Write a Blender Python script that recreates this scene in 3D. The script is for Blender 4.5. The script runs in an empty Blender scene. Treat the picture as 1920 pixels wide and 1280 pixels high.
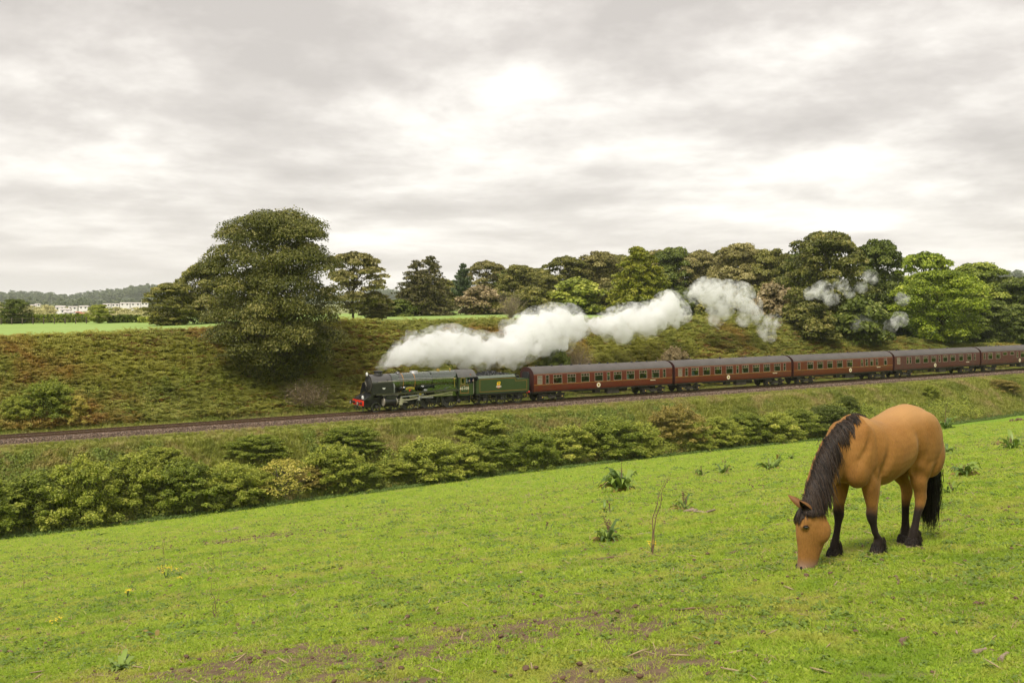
import bpy, bmesh, math, random
import numpy as np
from mathutils import Vector, Matrix
R = math.radians
sc = bpy.context.scene
COL = sc.collection
# ------------------------------------------------------------------ camera
F = 1916.0                      # focal length in pixels of a 1920 px wide picture
CZ = 11.7                       # camera height above the rails
cam = bpy.data.cameras.new('camera'); camo = bpy.data.objects.new('camera', cam); COL.objects.link(camo)
cam.sensor_width = 36.0; cam.lens = 36.0*F/1920; cam.shift_y = -88/1920
cam.clip_start = 0.1; cam.clip_end = 20000
camo.location = (0, 0, CZ); camo.rotation_euler = (R(90), 0, 0)
sc.camera = camo
# ------------------------------------------------------------------ sun and sky
SUN_EL, SUN_AZ = 52.0, 205.0     # azimuth clockwise from +y (the way the camera looks)
sd = Vector((math.sin(R(SUN_AZ))*math.cos(R(SUN_EL)), math.cos(R(SUN_AZ))*math.cos(R(SUN_EL)), math.sin(R(SUN_EL))))
sun = bpy.data.lights.new('sun', 'SUN'); suno = bpy.data.objects.new('sun', sun); COL.objects.link(suno)
sun.energy = 1.5; sun.angle = R(14); sun.color = (1.0, 0.95, 0.86)
suno.rotation_euler = sd.to_track_quat('Z', 'Y').to_euler(); suno.location = (0, 0, 80)
W = bpy.data.worlds.new('World'); sc.world = W; W.use_nodes = True
def world():
    nt = W.node_tree; N = nt.nodes; L = nt.links; N.clear()
    def n(t, **k):
        o = N.new(t)
        for a, b in k.items(): setattr(o, a, b)
        return o
    def math_(op, a, b=None, c=None):
        m = n('ShaderNodeMath', operation=op)
        for i, q in enumerate((a, b, c)):
            if q is None: continue
            if isinstance(q, (int, float)): m.inputs[i].default_value = q
            else: L.new(q, m.inputs[i])
        return m.outputs[0]
    tc = n('ShaderNodeTexCoord'); sp = n('ShaderNodeSeparateXYZ'); L.new(tc.outputs['Generated'], sp.inputs[0])
    x, y, z = sp.outputs
    zz = math_('MAXIMUM', z, 0.0)
    # rolls of cloud: round the compass on one axis, thinning towards the horizon on the other
    hl = math_('SQRT', math_('ADD', math_('ADD', math_('MULTIPLY', x, x), math_('MULTIPLY', y, y)), 1e-4))
    cv = n('ShaderNodeCombineXYZ'); L.new(math_('DIVIDE', x, hl), cv.inputs[0]); L.new(math_('DIVIDE', y, hl), cv.inputs[1])
    L.new(math_('LOGARITHM', math_('ADD', zz, 0.07), math.e), cv.inputs[2])
    def noise(scale, detail, rough, off, dist=0.0, sz=1.0):
        mp = n('ShaderNodeMapping'); mp.inputs['Location'].default_value = off; mp.inputs['Scale'].default_value = (1, 1, sz)
        L.new(cv.outputs[0], mp.inputs[0])
        t = n('ShaderNodeTexNoise'); t.inputs['Scale'].default_value = scale; t.inputs['Detail'].default_value = detail
        t.inputs['Roughness'].default_value = rough; t.inputs['Distortion'].default_value = dist
        L.new(mp.outputs[0], t.inputs['Vector']); return t.outputs['Fac']
    a = noise(2.1, 4, 0.5, CLOUD_A, 0.1, .6)            # broad banks of cloud
    b = noise(3.5, 8, 0.57, CLOUD_B, 0.1, .66)          # their billows
    b3 = noise(3.5, 6, 0.54, (CLOUD_B[0], CLOUD_B[1], CLOUD_B[2]+.065), 0.1, .66)   # the same seen a little higher: lit tops, grey undersides
    s = math_('ADD', math_('MULTIPLY', a, 0.55), math_('MULTIPLY', b, 0.45))
    s = math_('ADD', s, math_('MULTIPLY', math_('SUBTRACT', b, b3), 0.75))
    # thin places where the sun shines through the deck
    for dx, dy, dz, sharp, amt in THIN:
        d = n('ShaderNodeVectorMath', operation='DOT_PRODUCT'); L.new(tc.outputs['Generated'], d.inputs[0])
        d.inputs[1].default_value = Vector((dx, dy, dz)).normalized()
        e = math_('EXPONENT', math_('MULTIPLY', math_('SUBTRACT', d.outputs['Value'], 1.0), sharp))
        s = math_('ADD', s, math_('MULTIPLY', e, amt))
    cr = n('ShaderNodeValToRGB'); L.new(s, cr.inputs[0])
    el = cr.color_ramp.elements
    el[0].position = 0.36; el[0].color = (0.48, 0.445, 0.41, 1)
    el[1].position = 0.80; el[1].color = (0.99, 0.955, 0.89, 1)
    for p, c in ((0.47, (0.565, 0.525, 0.485, 1)), (0.56, (0.68, 0.64, 0.59, 1)), (0.66, (0.83, 0.79, 0.73, 1))):
        q = el.new(p); q.color = c
    # pale band of far cloud towards the horizon
    hz = math_('EXPONENT', math_('MULTIPLY', zz, -22.0))
    mx = n('ShaderNodeMix', data_type='RGBA'); L.new(math_('MULTIPLY', hz, 0.55), mx.inputs['Factor'])
    L.new(cr.outputs[0], mx.inputs['A']); mx.inputs['B'].default_value = (0.73, 0.695, 0.67, 1)
    sky = n('ShaderNodeTexSky', sky_type='NISHITA'); sky.sun_disc = False
    sky.sun_elevation = R(SUN_EL); sky.sun_rotation = R(SUN_AZ)
    b1 = n('ShaderNodeBackground'); L.new(sky.outputs[0], b1.inputs[0]); b1.inputs[1].default_value = 0.06
    b2 = n('ShaderNodeBackground'); L.new(mx.outputs['Result'], b2.inputs[0]); b2.inputs[1].default_value = 0.66
    ms = n('ShaderNodeMixShader'); ms.inputs[0].default_value = 0.94
    L.new(b1.outputs[0], ms.inputs[1]); L.new(b2.outputs[0], ms.inputs[2])
    o = n('ShaderNodeOutputWorld'); L.new(ms.outputs[0], o.inputs[0])
def pixdir(px, py): return ((px-960)/F, 1.0, (552-py)/F)
CLOUD_A = (3.1, 0.7, 0.4); CLOUD_B = (1.7, 5.2, 0.9)
THIN = [(*pixdir(830, 280), 1100, 0.05), (*pixdir(950, 165), 900, 0.03), (*pixdir(700, 345), 1500, 0.05),
        (*pixdir(1600, 345), 1800, 0.08), (*pixdir(500, 60), 260, -0.10), (*pixdir(1150, 70), 300, -0.10)]
world(); W.cycles.sampling_method = 'MANUAL'; W.cycles.sample_map_resolution = 256
vs = sc.view_settings; vs.view_transform = 'Standard'; vs.look = 'None'; vs.gamma = 1.0; vs.exposure = 1.15
vs.use_curve_mapping = False
cy = sc.cycles
cy.max_bounces = 24; cy.diffuse_bounces = 2; cy.glossy_bounces = 2; cy.transmission_bounces = 4
cy.transparent_max_bounces = 16; cy.volume_bounces = 24; cy.use_denoising = True
cy.use_adaptive_sampling = True; cy.adaptive_threshold = 0.02; cy.volume_step_rate = 1.0; cy.volume_max_steps = 256; cy.caustics_reflective = False; cy.caustics_refractive = False
sc.render.film_transparent = False
# ------------------------------------------------------------------ helpers
rng = np.random.default_rng(7); random.seed(7)
CA, SA = math.cos(R(32.0)), math.sin(R(32.0))
OX, OY = 1.46, 112.0            # where the first coach meets the tender; u runs along the line, v across it
def uv(x, y): return (x-OX)*CA+(y-OY)*SA, -(x-OX)*SA+(y-OY)*CA
def xy(u, v): return OX+u*CA-v*SA, OY+u*SA+v*CA
def Wp(u, v, z): a, b = xy(u, v); return Vector((a, b, z))
def at(px, py, Y): return Vector(((px-960)/F*Y, Y, CZ-(py-552)/F*Y))
def on_v(px, py, v):            # where the line of sight meets the upright plane v = const
    k = (px-960)/F
    Y = (v-OX*SA+OY*CA)/(CA-k*SA)
    return at(px, py, Y)
def sst(a, b, x): t = np.clip((x-a)/(b-a), 0, 1); return t*t*(3-2*t)
def hash2(i, j, s):
    h = np.sin(i*127.1+j*311.7+s*74.7)*43758.5453
    return h-np.floor(h)
def vnoise(x, y, s=0):
    x = np.asarray(x, float); y = np.asarray(y, float)
    i, j = np.floor(x), np.floor(y); fx, fy = x-i, y-j
    fx = fx*fx*(3-2*fx); fy = fy*fy*(3-2*fy)
    a = hash2(i, j, s); b = hash2(i+1, j, s); c = hash2(i, j+1, s); d = hash2(i+1, j+1, s)
    return (a*(1-fx)+b*fx)*(1-fy)+(c*(1-fx)+d*fx)*fy
def fbm(x, y, o=4, s=0):
    t = 0; a = .5; n = 0
    for k in range(o):
        t = t+a*vnoise(x*2**k, y*2**k, s+k*3); n += a; a *= .5
    return t/n

def link(name, data, parent=None, loc=None, rot=None):
    o = bpy.data.objects.new(name, data); COL.objects.link(o)
    if parent is not None: o.parent = parent
    if loc is not None: o.location = loc
    if rot is not None: o.rotation_euler = rot
    return o
def tag(o, label=None, cat=None, group=None, kind=None):
    for k, q in (('label', label), ('category', cat), ('group', group), ('kind', kind)):
        if q: o[k] = q
    return o
def empty(name, loc, rz=0.0):
    o = link(name, None, None, loc, (0, 0, rz)); o.empty_display_size = .2; return o
def rawmesh(name, V, Fc, mats=(), smooth=False, midx=None):
    """V (n,3) array; Fc list of (m,k) int arrays (each of one face size)"""
    me = bpy.data.meshes.new(name)
    V = np.asarray(V, np.float32)
    if not isinstance(Fc, (list, tuple)): Fc = [Fc]
    Fc = [np.asarray(f, np.int32) for f in Fc if len(f)]
    me.vertices.add(len(V)); me.vertices.foreach_set('co', V.ravel())
    nl = sum(f.size for f in Fc); npoly = sum(len(f) for f in Fc)
    me.loops.add(nl); me.polygons.add(npoly)
    me.loops.foreach_set('vertex_index', np.concatenate([f.ravel() for f in Fc]))
    tot = np.concatenate([np.full(len(f), f.shape[1], np.int32) for f in Fc])
    me.polygons.foreach_set('loop_start', np.concatenate([[0], np.cumsum(tot)[:-1]]).astype(np.int32))
    for m in mats: me.materials.append(m)
    if midx is not None: me.polygons.foreach_set('material_index', np.asarray(midx, np.int32))
    if smooth: me.polygons.foreach_set('use_smooth', np.ones(npoly, bool))
    me.update(calc_edges=True); me.validate(verbose=False)
    return me
def fattr(me, name, vals, dom='POINT'):
    a = me.attributes.new(name, 'FLOAT', dom); a.data.foreach_set('value', np.asarray(vals, np.float32))

class MB:
    """collects shapes, builds them as one mesh object"""
    def __init__(s): s.v = []; s.f = []
    def add(s, V, Fc):
        o = len(s.v); s.v += [tuple(map(float, q)) for q in V]; s.f += [tuple(i+o for i in f) for f in Fc]; return s
    def box(s, x0, x1, y0, y1, z0, z1):
        return s.add([(x0,y0,z0),(x1,y0,z0),(x1,y1,z0),(x0,y1,z0),(x0,y0,z1),(x1,y0,z1),(x1,y1,z1),(x0,y1,z1)],
                     [(0,3,2,1),(4,5,6,7),(0,1,5,4),(1,2,6,5),(2,3,7,6),(3,0,4,7)])
    def bbox(s, x0, x1, y0, y1, z0, z1, b=.02):       # a box with chamfered edges
        V = []; 
        for sx in (0, 1):
            for sy in (0, 1):
                for sz in (0, 1):
                    X, Y, Z = (x0, x1)[sx], (y0, y1)[sy], (z0, z1)[sz]
                    ax, ay, az = (b, -b)[sx], (b, -b)[sy], (b, -b)[sz]
                    V += [(X, Y+ay, Z+az), (X+ax, Y, Z+az), (X+ax, Y+ay, Z)]
        bm = bmesh.new(); vs_ = [bm.verts.new(q) for q in V]
        r = bmesh.ops.convex_hull(bm, input=vs_)
        bm.verts.index_update(); Vv = [q.co[:] for q in bm.verts]; Ff = [[q.index for q in f.verts] for f in bm.faces]; bm.free()
        return s.add(Vv, Ff)
    def prism(s, poly, ax, a0, a1):                   # polygon in the two other axes, pushed along ax
        n = len(poly); V = []
        for a in (a0, a1):
            for p, q in poly: V.append({'x': (a, p, q), 'y': (p, a, q), 'z': (p, q, a)}[ax])
        Fc = [tuple(range(n))[::-1], tuple(range(n, 2*n))]+[(i, (i+1) % n, n+(i+1) % n, n+i) for i in range(n)]
        return s.add(V, Fc)
    def loft(s, rings, cap=True, closed=True):
        n = len(rings[0]); V = [q for r in rings for q in r]; Fc = []
        for k in range(len(rings)-1):
            for i in range(n if closed else n-1): Fc.append((k*n+i, k*n+(i+1) % n, (k+1)*n+(i+1) % n, (k+1)*n+i))
        if cap: Fc += [tuple(range(n))[::-1], tuple(range((len(rings)-1)*n, len(rings)*n))]
        return s.add(V, Fc)
    def tube(s, path, rad, n=8, cap=True):
        P = [Vector(p) for p in path]; rad = rad if hasattr(rad, '__len__') else [rad]*len(P)
        rings = []; prev = None
        for i, p in enumerate(P):
            t = (P[min(i+1, len(P)-1)]-P[max(i-1, 0)])
            t = t.normalized() if t.length > 1e-9 else Vector((0, 0, 1))
            if prev is None: prev = t.orthogonal().normalized()
            a = prev-t*prev.dot(t); a = a.normalized() if a.length > 1e-6 else t.orthogonal().normalized(); prev = a; b = t.cross(a)
            rings.append([p+(a*math.cos(2*math.pi*j/n)+b*math.sin(2*math.pi*j/n))*rad[i] for j in range(n)])
        return s.loft(rings, cap)
    def cyl(s, p0, p1, r, r1=None, n=16): return s.tube([p0, p1], [r, r if r1 is None else r1], n)
    def ball(s, c, rx, ry=None, rz=None, nu=12, nv=8):
        ry = ry or rx; rz = rz or rx; c = Vector(c); rings = []
        for k in range(nv+1):
            th = math.pi*min(max(k/nv, .02), .98)
            rings.append([(c.x+rx*math.sin(th)*math.cos(2*math.pi*j/nu), c.y+ry*math.sin(th)*math.sin(2*math.pi*j/nu), c.z-rz*math.cos(th)) for j in range(nu)])
        return s.loft(rings)
    def lathe(s, prof, c, ax='z', n=20, cap=True):              # prof: (r, a) along the axis
        c = Vector(c); rings = []
        for r, a in prof:
            ring = []
            for j in range(n):
                p, q = r*math.cos(2*math.pi*j/n), r*math.sin(2*math.pi*j/n)
                ring.append(c+Vector({'z': (p, q, a), 'y': (p, a, q), 'x': (a, p, q)}[ax]))
            rings.append(ring)
        return s.loft(rings, cap)
    def mesh(s, name, mats=(), smooth=None):
        me = bpy.data.meshes.new(name); me.from_pydata(s.v, [], s.f)
        bm = bmesh.new(); bm.from_mesh(me); bmesh.ops.recalc_face_normals(bm, faces=bm.faces); bm.to_mesh(me); bm.free()
        for m in (mats if isinstance(mats, (list, tuple)) else [mats]): me.materials.append(m)
        if smooth:
            me.shade_smooth(); me.set_sharp_from_angle(angle=R(smooth))
        return me
    def build(s, name, mat, parent=None, smooth=38, loc=None, rot=None):
        return link(name, s.mesh(name, mat, smooth), parent, loc, rot)

# ------------------------------------------------------------------ materials
def nodes(name):
    m = bpy.data.materials.new(name); m.use_nodes = True; nt = m.node_tree; nt.nodes.clear()
    return m, nt.nodes, nt.links
def N_(N, t, **k):
    o = N.new(t)
    for a, b in k.items(): setattr(o, a, b)
    return o
def ramp(N, L, fac, stops, interp='LINEAR'):
    cr = N.new('ShaderNodeValToRGB'); L.new(fac, cr.inputs[0]); el = cr.color_ramp.elements; cr.color_ramp.interpolation = interp
    el[0].position, el[0].color = stops[0][0], (*stops[0][1], 1); el[1].position, el[1].color = stops[-1][0], (*stops[-1][1], 1)
    for p, c in stops[1:-1]: q = el.new(p); q.color = (*c, 1)
    return cr.outputs[0]
def noise_(N, L, vec, scale, detail=4, rough=.55, dist=0):
    t = N.new('ShaderNodeTexNoise'); t.inputs['Scale'].default_value = scale; t.inputs['Detail'].default_value = detail
    t.inputs['Roughness'].default_value = rough; t.inputs['Distortion'].default_value = dist
    if vec is not None: L.new(vec, t.inputs['Vector'])
    return t.outputs['Fac']
def mix_(N, L, fac, a, b, mode='MIX'):
    m = N.new('ShaderNodeMix'); m.data_type = 'RGBA'; m.blend_type = mode
    for key, q in (('Factor', fac), ('A', a), ('B', b)):
        i = m.inputs[key] if key == 'Factor' else [x for x in m.inputs if x.name == key and x.type == 'RGBA'][0]
        if isinstance(q, (int, float)): i.default_value = q
        elif isinstance(q, tuple): i.default_value = (*q, 1)
        else: L.new(q, i)
    return m.outputs[2]
def paint(name, col, rough=.5, metal=0.0, var=.25, scale=3.0, bump=.0, bscale=40.0, dirt=None, dirt_amt=.35, coat=0.0, cior=1.5):
    """painted or metal surface: even colour with faint mottling, patches of dirt and a fine relief"""
    m, N, L = nodes(name)
    tc = N.new('ShaderNodeTexCoord'); v = tc.outputs['Object']
    c = ramp(N, L, noise_(N, L, v, scale, 6, .6), [(.25, tuple(q*(1-var) for q in col)), (.75, tuple(min(1, q*(1+var)) for q in col))])
    if dirt:
        d = ramp(N, L, noise_(N, L, v, scale*.37, 5, .65, .6), [(.46, (0, 0, 0)), (.7, (dirt_amt,)*3)])
        c = mix_(N, L, d, c, dirt)
    p = N.new('ShaderNodeBsdfPrincipled'); L.new(c, p.inputs['Base Color'])
    p.inputs['Metallic'].default_value = metal; p.inputs['Coat Weight'].default_value = coat; p.inputs['Coat Roughness'].default_value = .15; p.inputs['Coat IOR'].default_value = cior
    r = N.new('ShaderNodeMapRange'); L.new(noise_(N, L, v, scale*2.3, 4), r.inputs[0])
    r.inputs['To Min'].default_value = max(.02, rough-.12); r.inputs['To Max'].default_value = min(1, rough+.15); L.new(r.outputs[0], p.inputs['Roughness'])
    if bump:
        b = N.new('ShaderNodeBump'); b.inputs['Strength'].default_value = bump; b.inputs['Distance'].default_value = .02
        L.new(noise_(N, L, v, bscale, 4), b.inputs['Height']); L.new(b.outputs[0], p.inputs['Normal'])
    o = N.new('ShaderNodeOutputMaterial'); L.new(p.outputs[0], o.inputs[0]); return m
def leafmat(name, stops, trans=.35, patch=None, pscale=.25, rnd=.0, rough=.55, pr=(.5, .62), spec=.3):
    """leaves: colour by the per-leaf attribute 'tint', wide patches of another colour, light coming through the blade"""
    m, N, L = nodes(name)
    at_ = N.new('ShaderNodeAttribute'); at_.attribute_name = 'tint'
    fac = at_.outputs['Fac']
    if rnd:
        oi = N.new('ShaderNodeObjectInfo'); mm = N_(N, 'ShaderNodeMath', operation='MULTIPLY_ADD'); L.new(oi.outputs['Random'], mm.inputs[0]); mm.inputs[1].default_value = rnd
        mm2 = N_(N, 'ShaderNodeMath', operation='ADD'); L.new(fac, mm.inputs[2]); L.new(mm.outputs[0], mm2.inputs[0]); mm2.inputs[1].default_value = -rnd/2; fac = mm2.outputs[0]
    c = ramp(N, L, fac, stops)
    if patch:
        g = N.new('ShaderNodeNewGeometry')
        for col_, off, psc, lo, hi in [(*q, pscale, *pr)[:5] if len(q) == 2 else q for q in patch]:
            mp = N.new('ShaderNodeMapping'); mp.inputs['Location'].default_value = (off, off*.7, 0); L.new(g.outputs['Position'], mp.inputs[0])
            d = ramp(N, L, noise_(N, L, mp.outputs[0], psc, 6, .62, .5), [(lo, (0, 0, 0)), (hi, (.85,)*3)])
            c = mix_(N, L, d, c, col_)
    p = N.new('ShaderNodeBsdfPrincipled'); L.new(c, p.inputs['Base Color']); p.inputs['Roughness'].default_value = rough
    p.inputs['Specular IOR Level'].default_value = spec
    t = N.new('ShaderNodeBsdfTranslucent'); L.new(c, t.inputs[0])
    ms = N.new('ShaderNodeMixShader'); ms.inputs[0].default_value = trans; L.new(p.outputs[0], ms.inputs[1]); L.new(t.outputs[0], ms.inputs[2])
    o = N.new('ShaderNodeOutputMaterial'); L.new(ms.outputs[0], o.inputs[0]); return m
def groundmat(name, stops, scale=.5, soil=(.12, .07, .04), bump=.4, fine=14.0, attr=None, rough=.95):
    m, N, L = nodes(name)
    g = N.new('ShaderNodeNewGeometry'); v = g.outputs['Position']
    a = noise_(N, L, v, scale, 7, .62, .3); b = noise_(N, L, v, fine, 5, .65)
    f = N_(N, 'ShaderNodeMath', operation='MULTIPLY_ADD'); L.new(b, f.inputs[0]); f.inputs[1].default_value = .55
    f2 = N_(N, 'ShaderNodeMath', operation='MULTIPLY'); L.new(a, f2.inputs[0]); f2.inputs[1].default_value = .45; L.new(f2.outputs[0], f.inputs[2])
    c = ramp(N, L, f.outputs[0], stops)
    if attr:
        at_ = N.new('ShaderNodeAttribute'); at_.attribute_name = attr
        sc_ = ramp(N, L, noise_(N, L, v, 9, 6, .6), [(.3, tuple(q*.7 for q in soil)), (.7, tuple(q*1.35 for q in soil))])
        c = mix_(N, L, at_.outputs['Fac'], c, sc_)
    p = N.new('ShaderNodeBsdfPrincipled'); L.new(c, p.inputs['Base Color']); p.inputs['Roughness'].default_value = rough
    p.inputs['Specular IOR Level'].default_value = .15
    bm_ = N.new('ShaderNodeBump'); bm_.inputs['Strength'].default_value = bump; bm_.inputs['Distance'].default_value = .06
    L.new(b, bm_.inputs['Height']); L.new(bm_.outputs[0], p.inputs['Normal'])
    o = N.new('ShaderNodeOutputMaterial'); L.new(p.outputs[0], o.inputs[0]); return m

# ------------------------------------------------------------------ scattering of what nobody could count
def source_collection(name, meshes):
    c = bpy.data.collections.new(name)
    for i, me in enumerate(meshes):
        o = bpy.data.objects.new('%s_%02d' % (name, i), me); c.objects.link(o)
    return c
def scatter(name, pts, rot, scl, coll, label, cat=None, parent=None, nvar=1, pick=None):
    """one object: a cloud of points, geometry nodes set one of the collection's meshes on each"""
    n = len(pts); me = bpy.data.meshes.new(name); me.vertices.add(n)
    me.vertices.foreach_set('co', np.asarray(pts, np.float32).ravel())
    a = me.attributes.new('rot', 'FLOAT_VECTOR', 'POINT'); a.data.foreach_set('vector', np.asarray(rot, np.float32).ravel())
    s = np.asarray(scl, np.float32); s = np.repeat(s[:, None], 3, 1) if s.ndim == 1 else s
    a = me.attributes.new('scl', 'FLOAT_VECTOR', 'POINT'); a.data.foreach_set('vector', s.ravel())
    a = me.attributes.new('pick', 'INT', 'POINT'); a.data.foreach_set('value', (rng.integers(0, nvar, n) if pick is None else pick).astype(np.int32))
    o = link(name, me, parent)
    ng = bpy.data.node_groups.new(name, 'GeometryNodeTree')
    ng.interface.new_socket('Geometry', in_out='INPUT', socket_type='NodeSocketGeometry'); ng.interface.new_socket('Geometry', in_out='OUTPUT', socket_type='NodeSocketGeometry')
    N = ng.nodes; L = ng.links
    gi = N.new('NodeGroupInput'); go = N.new('NodeGroupOutput'); ip = N.new('GeometryNodeInstanceOnPoints')
    ci = N.new('GeometryNodeCollectionInfo'); ci.inputs['Collection'].default_value = coll; ci.inputs['Separate Children'].default_value = True; ci.inputs['Reset Children'].default_value = True
    def na(t, nm):
        q = N.new('GeometryNodeInputNamedAttribute'); q.data_type = t; q.inputs['Name'].default_value = nm; return q.outputs[0]
    L.new(gi.outputs[0], ip.inputs['Points']); L.new(ci.outputs[0], ip.inputs['Instance']); ip.inputs['Pick Instance'].default_value = True
    L.new(na('INT', 'pick'), ip.inputs['Instance Index'])
    e2r = N.new('FunctionNodeEulerToRotation'); L.new(na('FLOAT_VECTOR', 'rot'), e2r.inputs[0]); L.new(e2r.outputs[0], ip.inputs['Rotation'])
    L.new(na('FLOAT_VECTOR', 'scl'), ip.inputs['Scale']); L.new(ip.outputs[0], go.inputs[0])
    md = o.modifiers.new('scatter', 'NODES'); md.node_group = ng
    tag(o, label, cat, kind='stuff'); return o
# ------------------------------------------------------------------ the lie of the land
HEDGE_V = -12.5
_h = [on_v(px, py, HEDGE_V) for px, py in ((-150, 1030), (0, 1012), (250, 985), (500, 952), (750, 915), (1000, 884), (1250, 856), (1450, 836), (1600, 818), (1780, 799), (1920, 778), (2100, 752))]
HU = np.array([uv(p.x, p.y)[0] for p in _h]); HZ = np.array([p.z for p in _h])
HZ = np.array([HZ[max(0, i-1):i+2].mean() for i in range(len(HZ))])
_c = [(on_v(px, py+9, vc), vc) for px, py, vc in ((-150, 634, 17), (0, 628, 17), (200, 622, 17), (370, 612, 17), (640, 599, 17), (760, 598, 17), (830, 596, 18), (950, 596, 18), (1050, 594, 18),
      (1150, 592, 18), (1300, 592, 18), (1400, 588, 18), (1480, 596, 17), (1560, 610, 15), (1650, 622, 13), (1720, 634, 12), (1800, 640, 11), (1920, 642, 11), (2100, 640, 11))]
CU = np.array([uv(p.x, p.y)[0] for p, q in _c]); CZZ = np.array([p.z for p, q in _c]); CV = np.array([q for p, q in _c], float)
def plane(x, y): return CZ-(1.33+.1634*y-.1084*x)
def terr(x, y):
    x = np.asarray(x, float); y = np.asarray(y, float); u, v = uv(x, y)
    zh = np.interp(u, HU, HZ); hx, hy = xy(u, HEDGE_V)
    zf = plane(x, y)+(zh-plane(hx, hy))*sst(-62, HEDGE_V, v)+.10*(fbm(x*.22, y*.22, 3, 5)-.5)*sst(3, 9, np.hypot(x, y))
    t = np.clip((v-HEDGE_V)/(-3.4-HEDGE_V), 0, 1)
    ze = zh+(-.55-zh)*(t*.8+.2*t*t*(3-2*t))
    ze = ze+(.5*(fbm(x*.25, y*.25, 3, 9)-.5))*np.sin(np.pi*t)
    vc = np.interp(u, CU, CV); zc = np.interp(u, CU, CZZ)
    t2 = np.clip((v-3.8)/(vc-3.8), 0, 1)
    zb = -.5+(zc+.5)*(.55*t2+.45*t2*t2*(3-2*t2))+1.3*(fbm(u*.09, v*.09, 3, 21)-.5)*np.sin(np.pi*t2)
    zp = np.interp(u, [-42, 61, 132], [6.3, 7.9, 6.7])
    t3 = np.clip((v-vc)/(100-vc), 0, 1); zpl = zc+(zp-zc)*t3
    t4 = sst(115, 330, v); zpl = zpl+(-9-zpl)*t4
    z = np.where(v < HEDGE_V, zf, np.where(v < -3.4, ze, np.where(v < 3.8, -.53, np.where(v < vc, zb, zpl))))
    return z
def tz(x, y): return float(terr(x, y))
def sheet(name, us, vs_, mat, vtop=None, kind='structure'):
    U, V = np.meshgrid(us, vs_)
    if vtop is not None:                      # the last row follows the crest of the cutting
        a, b = vs_[0], vs_[-1]; V = a+(V-a)/(b-a)*(vtop(U)-a)
    X, Y = xy(U, V); Z = terr(X, Y)
    n, m = U.shape; idx = np.arange(n*m).reshape(n, m)
    Fc = np.stack([idx[:-1, :-1], idx[:-1, 1:], idx[1:, 1:], idx[1:, :-1]], -1).reshape(-1, 4)
    o = link(name, rawmesh(name, np.stack([X, Y, Z], -1).reshape(-1, 3), Fc, [mat], smooth=True)); o['kind'] = kind
    return o
G_past = [(.22, (.08, .13, .014)), (.42, (.155, .26, .02)), (.55, (.22, .35, .028)), (.72, (.30, .38, .05)), (.85, (.36, .33, .11))]
M_pasture = groundmat('pasture_grass', G_past, .35, (.165, .112, .07), .5, 16, 'soil')
M_emb = groundmat('embankment_soil', [(.25, (.09, .10, .02)), (.5, (.19, .20, .04)), (.8, (.33, .29, .09))], .4, fine=6)
M_bank = groundmat('bank_soil', [(.25, (.03, .035, .008)), (.5, (.07, .075, .015)), (.8, (.16, .09, .03))], .3, fine=5)
M_upper = groundmat('upper_field_grass', [(.25, (.22, .32, .07)), (.5, (.28, .39, .10)), (.8, (.36, .45, .14))], .05, fine=1.2, bump=.15)
M_valley = groundmat('valley_ground', [(.25, (.14, .17, .05)), (.5, (.24, .26, .08)), (.8, (.42, .38, .17))], .006, fine=.05, bump=.1)
M_bed = groundmat('trackbed_earth', [(.25, (.07, .055, .04)), (.5, (.14, .105, .08)), (.8, (.24, .18, .14))], 1.0, fine=9)
# soil patches (bare earth trodden by the horse), as spots on the ground
def ground_hit(px, py):
    k, d = (px-960)/F, (552-py)/F; lo, hi = 2.0, 140.0
    Y = np.linspace(lo, hi, 6000); g = CZ+d*Y-terr(k*Y, Y)
    i = np.argmax(g < 0) if (g < 0).any() else len(Y)-1
    return float(k*Y[i]), float(Y[i])
SOIL = [(1040, 1175, 1.1, 1.0), (1090, 1160, .7, .8), (960, 1195, .8, .8), (560, 1245, 1.2, .9), (380, 1262, 1.2, .9), (640, 1225, .9, .8), (250, 1275, .8, .8), (1190, 1255, .6, .8), (1230, 1225, .8, .7), (720, 1260, 1.0, .7),
        (480, 1225, .9, .7), (820, 1230, .7, .6), (170, 1030, 1.5, .55), (450, 1012, 1.8, .8), (700, 1140, .9, .5), (1280, 1170, .6, .5), (60, 1050, 1.5, .4)]
SOILW = [(*ground_hit(px, py), r, w) for px, py, r, w in SOIL]
def soil_at(x, y):
    m = np.zeros_like(np.asarray(x, float))
    for sx, sy, r, w in SOILW:
        d2 = ((x-sx)/(r*1.5))**2+((y-sy)/(r*.9))**2; m = np.maximum(m, w*np.exp(-d2))
    n = fbm(x*2.1, y*3.1, 5, 40)*.55+fbm(x*8, y*11, 3, 60)*.45
    return np.clip((m*1.0+.16*fbm(x*.3, y*.3, 3, 80)+(n-.5)*2.2-.30)*2.4, 0, 1)
th = np.unique(np.concatenate([np.linspace(-180, 180, 73), np.linspace(-40, 40, 271)]))[:-1]
tr = np.radians(th); rmax = []
for t in tr:                                  # how far the field goes this way: to the hedge, else a long way
    dx, dy = math.sin(t), math.cos(t); dv = -dx*SA+dy*CA; v0 = uv(0, 0)[1]
    rmax.append(min(420.0, (HEDGE_V-v0)/dv) if dv > 1e-3 else 420.0)
rmax = np.array(rmax); nr = 300; f = (np.linspace(0, 1, nr)**1.0)
RR = .6*(rmax[None, :]/.6)**f[:, None]; TT = np.repeat(tr[None, :], nr, 0)
X, Y = RR*np.sin(TT), RR*np.cos(TT); Z = terr(X, Y-1e-6)
m = len(th); idx = np.arange(nr*m).reshape(nr, m); nx = np.roll(idx, -1, 1)
Fq = np.stack([idx[:-1], nx[:-1], nx[1:], idx[1:]], -1).reshape(-1, 4)[:, ::-1]
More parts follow.
